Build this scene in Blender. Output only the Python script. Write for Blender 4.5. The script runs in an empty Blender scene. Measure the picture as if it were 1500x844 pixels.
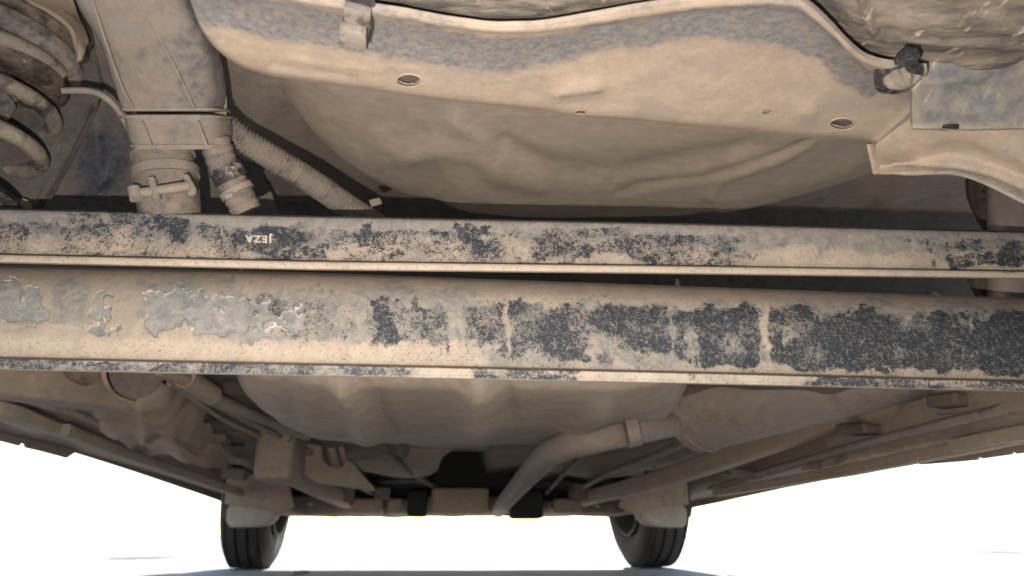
import bpy, bmesh, math, random
import numpy as np
from mathutils import Vector, Matrix, noise as mnoise
random.seed(7)
scene = bpy.context.scene
COL = scene.collection

# ------------------------------------------------------------------ camera, light, exposure
FPX = 1083.33
CAMZ = 0.105
PITCH = math.atan(363/FPX)
YAW = math.atan(80/FPX*math.cos(PITCH))
cam_d = bpy.data.cameras.new('camera'); cam = bpy.data.objects.new('camera', cam_d); COL.objects.link(cam)
cam_d.sensor_width = 36; cam_d.lens = 26; cam_d.clip_start = 0.01; cam_d.clip_end = 3000
F = Vector((math.sin(YAW)*math.cos(PITCH), math.cos(YAW)*math.cos(PITCH), math.sin(PITCH)))
RT = Vector((math.cos(YAW), -math.sin(YAW), 0)); UP = RT.cross(F)
cam.matrix_world = Matrix(((RT.x, UP.x, -F.x, 0), (RT.y, UP.y, -F.y, 0), (RT.z, UP.z, -F.z, CAMZ), (0, 0, 0, 1)))
cam_d.dof.use_dof = True; cam_d.dof.focus_distance = 0.62; cam_d.dof.aperture_fstop = 9.0
scene.camera = cam

SUN_EL, SUN_AZ = math.radians(26), math.radians(4)      # azimuth from +Y towards +X
world = bpy.data.worlds.new('World'); scene.world = world; world.use_nodes = True
wn = world.node_tree; wn.nodes.clear()
sky = wn.nodes.new('ShaderNodeTexSky'); sky.sky_type = 'NISHITA'; sky.sun_disc = False
sky.sun_elevation = SUN_EL; sky.sun_rotation = SUN_AZ; sky.dust_density = 0.3; sky.air_density = 1.0; sky.ozone_density = 1.0
bg = wn.nodes.new('ShaderNodeBackground'); bg.inputs[1].default_value = 0.15
wo = wn.nodes.new('ShaderNodeOutputWorld')
wn.links.new(sky.outputs[0], bg.inputs[0]); wn.links.new(bg.outputs[0], wo.inputs[0])
sd = bpy.data.lights.new('sun', 'SUN'); sd.energy = 5.0; sd.angle = math.radians(0.5); sd.color = (1, .95, .88)
sun = bpy.data.objects.new('sun', sd); COL.objects.link(sun)
sdir = Vector((math.sin(SUN_AZ)*math.cos(SUN_EL), math.cos(SUN_AZ)*math.cos(SUN_EL), math.sin(SUN_EL)))
sun.rotation_euler = sdir.to_track_quat('Z', 'Y').to_euler()
# the phone's own flash: a small lamp a few centimetres below and left of the lens
fd = bpy.data.lights.new('phone_flash', 'AREA'); fd.shape = 'DISK'; fd.size = 0.004; fd.energy = 4.0; fd.color = (1, .925, .875)
fl = bpy.data.objects.new('phone_flash', fd); COL.objects.link(fl)
fl.matrix_world = cam.matrix_world.copy()
fl.location = Vector((0, 0, CAMZ)) + RT*(-0.032) + UP*(-0.045) + F*0.004
scene.view_settings.view_transform = 'Standard'; scene.view_settings.look = 'None'
scene.view_settings.exposure = 0.8; scene.view_settings.gamma = 1
scene.view_settings.use_curve_mapping = False
scene.cycles.max_bounces = 4; scene.cycles.diffuse_bounces = 2

# ------------------------------------------------------------------ helpers
def W(px, py, Y=None, z=None, X=None):
    """point of the place seen at photograph pixel (px,py), at distance Y, height z or side offset X"""
    d = F + RT*((px-750)/FPX) + UP*((422-py)/FPX)
    if Y is not None: t = Y/d.y
    elif z is not None: t = (z-CAMZ)/d.z
    else: t = X/d.x
    return Vector((d.x*t, d.y*t, CAMZ+d.z*t))
CAMP = Vector((0, 0, CAMZ))
ROOTLOC = Vector((0, 1.6, 0))

def tag(o, label=None, cat=None, group=None, kind=None):
    for k, v in (('label', label), ('category', cat), ('group', group), ('kind', kind)):
        if v: o[k] = v
    return o
def empty(name, loc, label, cat, group=None):
    o = bpy.data.objects.new(name, None); COL.objects.link(o); o.location = loc; o.empty_display_size = .1
    return tag(o, label, cat, group)
car = empty('car', ROOTLOC, 'dusty mud-caked car seen from underneath, its front wheels on bright ground', 'car')
bpy.context.view_layer.update()

def mesh_obj(name, verts, faces, mat, parent=car, smooth=True, label=None, attrs=None, kind=None, uvbox=None):
    V = np.asarray([tuple(v) for v in verts], dtype=float) if not isinstance(verts, np.ndarray) else verts
    off = np.array(ROOTLOC if parent is not None else (0, 0, 0))
    me = bpy.data.meshes.new(name); me.from_pydata((V-off).tolist(), [], faces if isinstance(faces, list) else faces.tolist())
    if attrs:
        for k, a in attrs.items():
            at = me.attributes.new(k, 'FLOAT', 'POINT'); at.data.foreach_set('value', np.asarray(a, dtype=np.float32))
    bm = bmesh.new(); bm.from_mesh(me); bmesh.ops.recalc_face_normals(bm, faces=bm.faces); bm.to_mesh(me); bm.free()
    if smooth:
        me.shade_smooth()
        me.set_sharp_from_angle(angle=math.radians(38))
    me.materials.append(mat); me.update()
    o = bpy.data.objects.new(name, me); COL.objects.link(o)
    if parent is not None:
        o.parent = parent
    return tag(o, label=label, kind=kind)

def crom(P, n, closed=False):
    """Catmull-Rom resample of the first axis of array P to n samples"""
    P = np.asarray(P, dtype=float); k = len(P)
    if k == 2:
        t = np.linspace(0, 1, n).reshape((-1,)+(1,)*(P.ndim-1)); return P[0]*(1-t)+P[1]*t
    if closed:
        t = np.arange(n)*k/n; i = t.astype(int); f = t-i
        p0, p1, p2, p3 = P[(i-1) % k], P[i % k], P[(i+1) % k], P[(i+2) % k]
    else:
        t = np.linspace(0, k-1-1e-9, n); i = t.astype(int); f = t-i
        Q = np.concatenate([(2*P[0]-P[1])[None], P, (2*P[-1]-P[-2])[None]]); p0, p1, p2, p3 = Q[i], Q[i+1], Q[i+2], Q[i+3]
    f = f.reshape((-1,)+(1,)*(P.ndim-1))
    return .5*((2*p1)+(-p0+p2)*f+(2*p0-5*p1+4*p2-p3)*f*f+(-p0+3*p1-3*p2+p3)*f**3)
def lin(P, n):
    P = np.asarray(P, dtype=float); k = len(P); t = np.linspace(0, k-1-1e-9, n); i = t.astype(int)
    f = (t-i).reshape((-1,)+(1,)*(P.ndim-1)); return P[i]*(1-f)+P[i+1]*f

def seg_dist(px, py, poly):
    d = np.full(px.shape, 1e9)
    for (x0, y0), (x1, y1) in zip(poly[:-1], poly[1:]):
        vx, vy = x1-x0, y1-y0; L = vx*vx+vy*vy+1e-9
        t = np.clip(((px-x0)*vx+(py-y0)*vy)/L, 0, 1)
        d = np.minimum(d, np.hypot(px-x0-t*vx, py-y0-t*vy))
    return d
def sm(x): x = np.clip(x, 0, 1); return x*x*(3-2*x)
def vnoise(X, Y, Z, seed=0):
    out = np.empty(X.shape); fx, fy, fz = X.ravel(), Y.ravel(), Z.ravel(); o = out.ravel()
    for i in range(len(fx)): o[i] = mnoise.noise((fx[i]+seed, fy[i], fz[i]))
    return o.reshape(X.shape)

def sheet(name, ctrl, n, m, mat, thick=.002, parent=car, bumps=(), attr_fn=None, rough=0.0, rscale=9, holes=(), label=None, linear=False, back=True):
    """pressed sheet: ctrl = rows of world Vectors (or (px,py,Y)); resampled n rows x m columns, real thickness away from the camera.
    bumps: (polyline px, width px, amount m towards the camera)"""
    C = np.array([[tuple(p) if isinstance(p, Vector) else tuple(W(*p)) for p in r] for r in ctrl])
    f = lin if linear else crom
    G = f(C, n); G = f(G.transpose(1, 0, 2), m).transpose(1, 0, 2)
    du = np.gradient(G, axis=0); dv = np.gradient(G, axis=1); N = np.cross(du, dv)
    N /= np.linalg.norm(N, axis=2, keepdims=True)+1e-12
    tc = np.array(CAMP)-G; s = np.sign((N*tc).sum()); N *= s if s != 0 else 1
    # pixel coordinates of each vertex
    R = G-np.array(CAMP); z = R@np.array(F); px = 750+FPX*(R@np.array(RT))/z; py = 422-FPX*(R@np.array(UP))/z
    D = np.zeros(px.shape)
    for poly, w, a in bumps:
        D += a*np.exp(-(seg_dist(px, py, poly)/w)**2)
    if rough:
        D += rough*vnoise(G[..., 0]*rscale, G[..., 1]*rscale, G[..., 2]*rscale) + rough*.35*vnoise(G[..., 0]*rscale*3, G[..., 1]*rscale*3, G[..., 2]*rscale*3, 9)
    G = G+N*D[..., None]
    idx = np.arange(n*m).reshape(n, m)
    keep = np.ones((n-1, m-1), bool)
    cx = (px[:-1, :-1]+px[1:, 1:])/2; cy = (py[:-1, :-1]+py[1:, 1:])/2
    for hx, hy, rx, ry in holes:
        keep &= ((cx-hx)/rx)**2+((cy-hy)/ry)**2 > 1
    q = np.stack([idx[:-1, :-1], idx[1:, :-1], idx[1:, 1:], idx[:-1, 1:]], -1)
    f1 = q[keep]
    faces = [tuple(x) for x in f1.tolist()]
    V = G.reshape(-1, 3)
    if thick:
        V = np.concatenate([V, (G-N*thick).reshape(-1, 3)]); o = n*m
        faces += [tuple(x) for x in (f1[:, ::-1]+o).tolist()]
        rim = list(idx[0, :])+list(idx[1:, -1])+list(idx[-1, -2::-1])+list(idx[-2:0:-1, 0]); rim = [int(a) for a in rim]
        for a, b in zip(rim, rim[1:]+rim[:1]): faces.append((a, b, b+o, a+o))
    at = None
    if attr_fn:
        at = {k: np.concatenate([v.ravel()]*(2 if thick else 1)) for k, v in attr_fn(px, py, G).items()}
    return mesh_obj(name, V, faces, mat, parent, True, label, at)

def frames(P):
    T = np.gradient(P, axis=0); T /= np.linalg.norm(T, axis=1, keepdims=True)+1e-12
    A = np.zeros_like(P); ref = np.array((0, 0, 1.)) if abs(T[0][2]) < .9 else np.array((0, 1., 0))
    a = np.cross(T[0], ref); a /= np.linalg.norm(a)
    for i in range(len(P)):
        a = a-T[i]*np.dot(a, T[i]); a /= np.linalg.norm(a); A[i] = a
    return T, A, np.cross(T, A)
def tube(name, pts, r, mat, parent=car, n=40, k=16, corr=0, amp=.1, label=None, cap=True, sec=None, straight=False, dent=0, hollow=0):
    """swept round (or sec-shaped) body along pts (world Vectors or (px,py,Y)); r scalar or list"""
    P = np.array([tuple(p) if isinstance(p, Vector) else tuple(W(*p)) for p in pts])
    P = lin(P, n) if straight else crom(P, n)
    rr = np.asarray(r if hasattr(r, '__len__') else [r, r], float); rr = lin(rr, n)
    if corr:
        L = np.concatenate([[0], np.cumsum(np.linalg.norm(np.diff(P, axis=0), axis=1))]); L /= L[-1]
        rr = rr*(1+amp*np.tanh(2.2*np.sin(L*corr*2*np.pi)))
    T, A, B = frames(P)
    if sec is None:
        th = np.arange(k)*2*np.pi/k; sec = np.stack([np.cos(th), np.sin(th)], 1)
    sec = np.asarray(sec); k = len(sec)
    V = P[:, None, :]+rr[:, None, None]*(sec[None, :, 0:1]*A[:, None, :]+sec[None, :, 1:2]*B[:, None, :])
    if dent:
        V = V*1.0
        nn = vnoise(V[..., 0]*22, V[..., 1]*22, V[..., 2]*22, 3); C = P[:, None, :]; V = C+(V-C)*(1+dent*nn[..., None])
    faces = []
    for i in range(n-1):
        for j in range(k):
            a = i*k+j; b = i*k+(j+1) % k; faces.append((a, b, b+k, a+k))
    if cap and not hollow:
        faces.append(tuple(range(k-1, -1, -1))); faces.append(tuple((n-1)*k+j for j in range(k)))
    V = V.reshape(-1, 3)
    return mesh_obj(name, V, faces, mat, parent, True, label)
def rrect(hw, hh, r, s=4):
    out = []
    for cx, cy, a0 in ((hw-r, hh-r, 0), (-hw+r, hh-r, 90), (-hw+r, -hh+r, 180), (hw-r, -hh+r, 270)):
        for i in range(s+1):
            a = math.radians(a0+90*i/s); out.append((cx+r*math.cos(a), cy+r*math.sin(a)))
    return out
def loft(name, secs, mat, parent=car, n=24, label=None, straight=False, rough=0, cap=True):
    """secs: list of (centre, axisU, axisV, section points); skinned with closed ends"""
    S = np.array([[tuple(Vector(c)+Vector(u)*a+Vector(v)*b) for a, b in sec] for c, u, v, sec in secs])
    k = S.shape[1]; V = lin(S, n) if straight else crom(S, n)
    if rough:
        c = V.mean(axis=1, keepdims=True); V = V+(V-c)*rough*vnoise(V[..., 0]*14, V[..., 1]*14, V[..., 2]*14)[..., None]
    faces = []
    for i in range(n-1):
        for j in range(k):
            a = i*k+j; b = i*k+(j+1) % k; faces.append((a, b, b+k, a+k))
    if cap: faces += [tuple(range(k-1, -1, -1)), tuple((n-1)*k+j for j in range(k))]
    return mesh_obj(name, V.reshape(-1, 3), faces, mat, parent, True, label)
def lathe(name, c, axis, prof, mat, parent=car, k=48, label=None, arc=None, wob=0, SC=1):
    """prof: (radius, height along axis)"""
    prof = [(r_*SC, h_*SC) for r_, h_ in prof]
    axis = Vector(axis).normalized(); a = axis.orthogonal().normalized(); b = axis.cross(a); c = Vector(c)
    V = []; n = len(prof)
    for j in range(k):
        t = 2*math.pi*j/k; e = a*math.cos(t)+b*math.sin(t)
        for r, h in prof: V.append(c+e*(r*(1+wob*mnoise.noise((e*2.5+Vector((h*40, 0, 0))))))+axis*h)
    faces = []
    for j in range(k):
        j2 = (j+1) % k
        for i in range(n-1): faces.append((j*n+i, j2*n+i, j2*n+i+1, j*n+i+1))
    if prof[0][0] > 1e-5: faces.append(tuple(j*n for j in range(k)))
    if prof[-1][0] > 1e-5: faces.append(tuple(j*n+n-1 for j in range(k)))
    return mesh_obj(name, V, faces, mat, parent, True, label)
def slab(name, pts, depth, mat, parent=car, bev=.001, label=None, rough=0):
    """thick plate: outline of points (px,py,Y) or Vectors, pushed away from the camera by depth, bevelled"""
    P = [p if isinstance(p, Vector) else W(*p) for p in pts]
    nrm = Vector((0, 0, 0)); c = sum(P, Vector())/len(P)
    for a, b in zip(P, P[1:]+P[:1]): nrm += (a-c).cross(b-c)
    nrm.normalize()
    if nrm.dot(c-CAMP) < 0: nrm = -nrm
    bm = bmesh.new(); vs = [bm.verts.new(p-ROOTLOC if parent is not None else p) for p in P]; f = bm.faces.new(vs)
    r = bmesh.ops.extrude_face_region(bm, geom=[f]); bmesh.ops.translate(bm, vec=nrm*depth, verts=[v for v in r['geom'] if isinstance(v, bmesh.types.BMVert)])
    bmesh.ops.recalc_face_normals(bm, faces=bm.faces)
    if bev: bmesh.ops.bevel(bm, geom=list(bm.edges), offset=bev, segments=2, profile=.6, affect='EDGES', clamp_overlap=True)
    me = bpy.data.meshes.new(name); bm.to_mesh(me); bm.free(); me.shade_smooth(); me.set_sharp_from_angle(angle=math.radians(40)); me.materials.append(mat)
    o = bpy.data.objects.new(name, me); COL.objects.link(o)
    if parent is not None: o.parent = parent
    return tag(o, label=label)
def boxw(name, c, size, mat, parent=car, rot=(0, 0, 0), bev=.003, label=None):
    from mathutils import Euler
    bm = bmesh.new(); bmesh.ops.create_cube(bm, size=1)
    for v in bm.verts: v.co = Vector((v.co.x*size[0], v.co.y*size[1], v.co.z*size[2]))
    bmesh.ops.bevel(bm, geom=list(bm.edges), offset=min(bev, min(size)*.4), segments=3, profile=.6, affect='EDGES', clamp_overlap=True)
    R = Euler(rot).to_matrix()
    for v in bm.verts: v.co = R@v.co+Vector(c)-(ROOTLOC if parent is not None else Vector())
    me = bpy.data.meshes.new(name); bm.to_mesh(me); bm.free(); me.shade_smooth(); me.set_sharp_from_angle(angle=math.radians(40)); me.materials.append(mat)
    o = bpy.data.objects.new(name, me); COL.objects.link(o)
    if parent is not None: o.parent = parent
    return tag(o, label=label)

# ------------------------------------------------------------------ materials
class NT:
    def __init__(s, name):
        s.m = bpy.data.materials.new(name); s.m.use_nodes = True; s.t = s.m.node_tree; s.t.nodes.clear()
        s.out = s.t.nodes.new('ShaderNodeOutputMaterial'); s.b = s.t.nodes.new('ShaderNodeBsdfPrincipled'); s.t.links.new(s.b.outputs[0], s.out.inputs[0])
        s.tc = s.t.nodes.new('ShaderNodeTexCoord')
    def set(s, i, v):
        if v is None: return
        if isinstance(v, bpy.types.NodeSocket): s.t.links.new(v, i)
        else:
            if i.type == 'RGBA' and len(v) == 3: v = (*v, 1)
            i.default_value = v
    def vec(s, scale=(1, 1, 1), rot=(0, 0, 0)):
        n = s.t.nodes.new('ShaderNodeMapping'); s.t.links.new(s.tc.outputs['Object'], n.inputs[0]); n.inputs['Scale'].default_value = scale; n.inputs['Rotation'].default_value = rot; return n.outputs[0]
    def noise(s, sc, det=5, rough=.55, dist=0, vec=None, lac=2.0):
        n = s.t.nodes.new('ShaderNodeTexNoise'); s.t.links.new(vec or s.tc.outputs['Object'], n.inputs['Vector'])
        n.inputs['Scale'].default_value = sc; n.inputs['Detail'].default_value = det; n.inputs['Roughness'].default_value = rough; n.inputs['Distortion'].default_value = dist; n.inputs['Lacunarity'].default_value = lac
        return n.outputs[0]
    def voro(s, sc, feat='F1', rnd=1, vec=None, out=0):
        n = s.t.nodes.new('ShaderNodeTexVoronoi'); s.t.links.new(vec or s.tc.outputs['Object'], n.inputs['Vector']); n.feature = feat
        n.inputs['Scale'].default_value = sc; n.inputs['Randomness'].default_value = rnd; return n.outputs[out]
    def math(s, op, a, b=0, c=0):
        n = s.t.nodes.new('ShaderNodeMath'); n.operation = op
        s.set(n.inputs[0], a); s.set(n.inputs[1], b); s.set(n.inputs[2], c); return n.outputs[0]
    def mr(s, v, a, b, c=0., d=1., smooth=False):
        n = s.t.nodes.new('ShaderNodeMapRange'); s.set(n.inputs[0], v)
        for i, x in zip((1, 2, 3, 4), (a, b, c, d)): s.set(n.inputs[i], x)
        n.interpolation_type = 'SMOOTHSTEP' if smooth else 'LINEAR'; return n.outputs[0]
    def mix(s, f, a, b):
        n = s.t.nodes.new('ShaderNodeMix'); n.data_type = 'RGBA'; s.set(n.inputs[0], f); s.set(n.inputs[6], a); s.set(n.inputs[7], b); return n.outputs[2]
    def attr(s, name):
        n = s.t.nodes.new('ShaderNodeAttribute'); n.attribute_name = name; return n.outputs['Fac']
    def bump(s, h, strength=.4, dist=.001, normal=None):
        n = s.t.nodes.new('ShaderNodeBump'); n.inputs['Strength'].default_value = strength; n.inputs['Distance'].default_value = dist
        s.set(n.inputs['Height'], h)
        if normal is not None: s.t.links.new(normal, n.inputs['Normal'])
        return n.outputs[0]
    def done(s, col, rough=.85, normal=None, metal=0, spec=.3):
        s.set(s.b.inputs['Base Color'], col); s.set(s.b.inputs['Roughness'], rough); s.set(s.b.inputs['Metallic'], metal)
        s.b.inputs['Specular IOR Level'].default_value = spec
        if normal is not None: s.t.links.new(normal, s.b.inputs['Normal'])
        return s.m

DUST = (.36, .27, .195); DUST_L = (.47, .37, .275); DUST_D = (.22, .16, .115)
GREY = (.17, .172, .17); BLACK = (.022, .023, .027); BLUEG = (.16, .18, .20)
def dusty(name, paint, dust=DUST, cover=.7, soft=.25, sc=14, streak=(1, 1, 1), speck=.5, rough=.9, bump=.5, paint_rough=.55, fleck=None, sc2=90, grain=.35, dash=0, pd=.6):
    """paint or rubber under a broken film of dried mud; attribute 'grey' bares the paint, 'dustup' adds mud"""
    n = NT(name)
    v = n.vec(streak)
    a = n.noise(sc, 8, .62, .4, v); b = n.noise(sc2, 6, .65, .2, v); f = n.noise(700, 3, .6)
    m = n.math('ADD', n.math('MULTIPLY', a, .65), n.math('MULTIPLY', b, .35))
    m = n.math('SUBTRACT', m, n.math('MULTIPLY', n.attr('grey'), .45)); m = n.math('ADD', m, n.math('MULTIPLY', n.attr('dustup'), .4))
    th = .62-cover*.30
    mask = n.mr(m, th-soft*.25, th+soft*.25, smooth=True)
    tone = n.noise(5, 5, .6, .3); tone = n.math('ADD', n.math('MULTIPLY', tone, .45), n.math('MULTIPLY', n.noise(48, 7, .72, .5), .55))
    dcol = n.mix(n.mr(tone, .34, .66), tuple(x*.72 for x in dust), tuple(min(1, x*1.2) for x in dust))
    dcol = n.mix(n.mr(f, .5, .72, 0, .4), dcol, tuple(x*.5 for x in dust))
    dcol = n.mix(n.mr(n.noise(330, 4, .7), .60, .70, 0, grain), dcol, tuple(x*.45 for x in dust))
    cool = n.mr(n.noise(14, 6, .7, .4), .50, .62, 0, .6); dcol = n.mix(cool, dcol, (dust[0]*.78, dust[1]*.84, dust[2]*.92))
    pcol = n.mix(n.mr(b, .4, .7), tuple(x*.7 for x in paint), tuple(x*1.35 for x in paint))
    pcol = n.mix(n.mr(n.noise(150, 6, .75, .6, v), .50, .60, 0, pd), pcol, tuple(x*.8 for x in dust))
    pcol = n.mix(n.mr(f, .45, .75, 0, pd*.8), pcol, tuple(x*.7 for x in dust))
    col = n.mix(mask, pcol, dcol)
    # small dried splashes
    vv = n.voro(130, vec=n.vec((1, .6, 1))); sp = n.mr(n.math('ADD', vv, n.math('MULTIPLY', n.noise(260, 4, .7), .35)), .26, .34, 1, 0)
    sp = n.math('MULTIPLY', sp, n.mr(n.noise(22, 3), .5, .62)); sp = n.math('MULTIPLY', sp, speck)
    col = n.mix(sp, col, fleck or DUST_L)
    if dash:   # flung mud: short slanting dashes
        for rz, sd_ in ((.5, 0), (.9, 3.3)):
            v2 = n.vec((1, .28, .28), (rz*.3, .25, rz)); w_ = n.voro(95+sd_*9, vec=v2); da_ = n.mr(n.math('ADD', w_, n.math('MULTIPLY', n.noise(300, 5, .7), .5)), .36, .44, 1, 0)
            da_ = n.math('MULTIPLY', da_, n.mr(n.noise(15+sd_, 4, .6), .38, .52, 0, dash)); col = n.mix(da_, col, fleck or DUST_L)
    h = n.math('ADD', n.math('MULTIPLY', mask, .6), n.math('MULTIPLY', b, .8)); h = n.math('ADD', h, n.math('MULTIPLY', f, .35)); h = n.math('ADD', h, sp); h = n.math('ADD', h, n.math('MULTIPLY', n.noise(190, 6, .75), .9))
    r = n.mr(mask, 0, 1, paint_rough, rough)
    return n.done(col, r, n.bump(h, min(1, bump*1.25), .0009), spec=.28)

M = {}
M['dust'] = dusty('dusty_underseal', GREY, cover=1.1, soft=.5, speck=.25)
M['dust_light'] = dusty('dusty_pressed_steel', (.19, .19, .188), dust=(.37, .29, .215), cover=1.25, soft=.9, speck=.10, bump=.25, grain=.12, streak=(1, .7, 1), sc2=240)
M['brown'] = dusty('brown_dusty_floor', (.15, .135, .12), dust=(.33, .255, .19), cover=.95, soft=.8, speck=.2, sc=9)
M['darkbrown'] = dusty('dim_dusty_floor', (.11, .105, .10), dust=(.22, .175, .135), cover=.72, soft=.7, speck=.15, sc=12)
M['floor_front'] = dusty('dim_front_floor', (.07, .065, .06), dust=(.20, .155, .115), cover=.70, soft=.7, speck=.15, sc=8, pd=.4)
M['tank'] = dusty('dusty_plastic_tank', (.16, .155, .14), dust=(.47, .375, .285), cover=1.05, soft=.9, speck=.08, bump=.2, sc=7)
M['bowl'] = dusty('dusty_floor_pressing', (.16, .14, .12), dust=(.40, .32, .24), cover=1.05, soft=.9, speck=.1, bump=.25, sc=6)
M['greyplate'] = dusty('grey_undertray_plastic', (.17, .172, .17), dust=(.27, .225, .175), cover=.55, soft=.9, speck=.6, streak=(1, 1, 1.6), sc=30, dash=.5, bump=.5)
M['tray'] = dusty('splashed_undertray', (.085, .082, .075), dust=(.27, .22, .165), cover=.30, soft=.5, speck=.9, streak=(.5, 1.6, 1.6), sc=22, dash=1.0, bump=.8, pd=.35)
M['filler'] = dusty('dusty_filler_plastic', (.10, .10, .10), dust=(.245, .203, .165), cover=.82, soft=.6, speck=.2, bump=.3)
M['hose'] = dusty('dirty_hose_rubber', (.03, .03, .03), dust=(.21, .172, .138), cover=.62, soft=.5, speck=.3, sc=30, pd=.5)
M['rubber'] = dusty('dusty_rubber', (.02, .02, .021), dust=(.20, .16, .12), cover=.62, soft=.4, speck=.4, sc=26, pd=.25)
M['boot'] = dusty('dark_rubber_boot', (.012, .012, .013), dust=(.10, .07, .055), cover=.35, soft=.4, speck=.2, paint_rough=.45)
M['spring'] = dusty('dusty_spring_steel', (.035, .037, .04), dust=(.26, .215, .165), cover=.60, soft=.3, speck=.3, sc=30, pd=.25)
M['seat'] = dusty('muddy_spring_seat', (.045, .038, .03), dust=(.17, .13, .095), cover=.28, soft=.4, speck=.9, sc=24, pd=.25)
M['seatgrey'] = dusty('grey_spring_seat', (.07, .075, .078), dust=(.26, .22, .18), cover=.5, soft=.4, speck=.7, sc=24, pd=.25)
M['clip'] = dusty('black_clip_plastic', (.02, .02, .023), dust=(.30, .25, .20), cover=.18, soft=.15, speck=.5, sc=60, pd=.25)
M['clip_dust'] = dusty('dusty_clip_plastic', (.05, .05, .05), dust=(.21, .175, .14), cover=.60, soft=.3, speck=.5, sc=50)
M['mud'] = dusty('dried_mud_lump', (.12, .10, .085), dust=(.20, .165, .13), cover=.8, soft=.5, speck=.4, sc=60, bump=1)
M['tyre'] = dusty('tyre_rubber', (.016, .016, .018), dust=(.06, .05, .042), cover=.5, soft=.6, speck=.0, paint_rough=.7)
M['rim'] = dusty('grimy_rim', (.03, .03, .03), dust=(.10, .08, .065), cover=.5, soft=.6, speck=0)
M['mudguard'] = dusty('dusty_splash_guard', (.2, .19, .18), dust=(.40, .34, .28), cover=.95, soft=.6, speck=.1)
M['panel_in'] = dusty('grimy_side_panel', (.05, .058, .075), dust=(.15, .12, .095), cover=.6, soft=.7, speck=.2)
M['liner'] = dusty('dark_liner_and_shade', (.05, .052, .056), dust=(.12, .10, .082), cover=.5, soft=.8, speck=.3)  # near-black arch liner; also puts shade into the kick-up panel's colour
M['rust'] = dusty('rusty_steel', (.12, .05, .03), dust=(.26, .19, .14), cover=.55, soft=.5, speck=.2)
M['exhaust'] = dusty('dusty_exhaust_steel', (.10, .095, .09), dust=(.33, .262, .205), cover=.85, soft=.7, speck=.15, paint_rough=.4)
M['black'] = NT('dark_void_plastic').done((.02, .019, .018), .8)
M['paint'] = NT('dark_car_paint').done((.05, .055, .06), .35)
def steel():
    n = NT('worn_damper_steel'); a = n.noise(40, 6, .6, 0, n.vec((1, 1, .25))); c = n.mix(n.mr(a, .35, .7), (.34, .28, .24), (.62, .55, .50))
    return n.done(c, n.mr(a, .3, .7, .5, .3), n.bump(a, .2, .0005), metal=.75)
M['steel'] = steel()
def plugm():
    n = NT('rubber_drain_plug'); return n.done((.05, .047, .042), .6)
M['plug'] = dusty('dusty_drain_plug', (.06, .058, .054), dust=(.14, .12, .10), cover=.6, soft=.8, speck=0)

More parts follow.
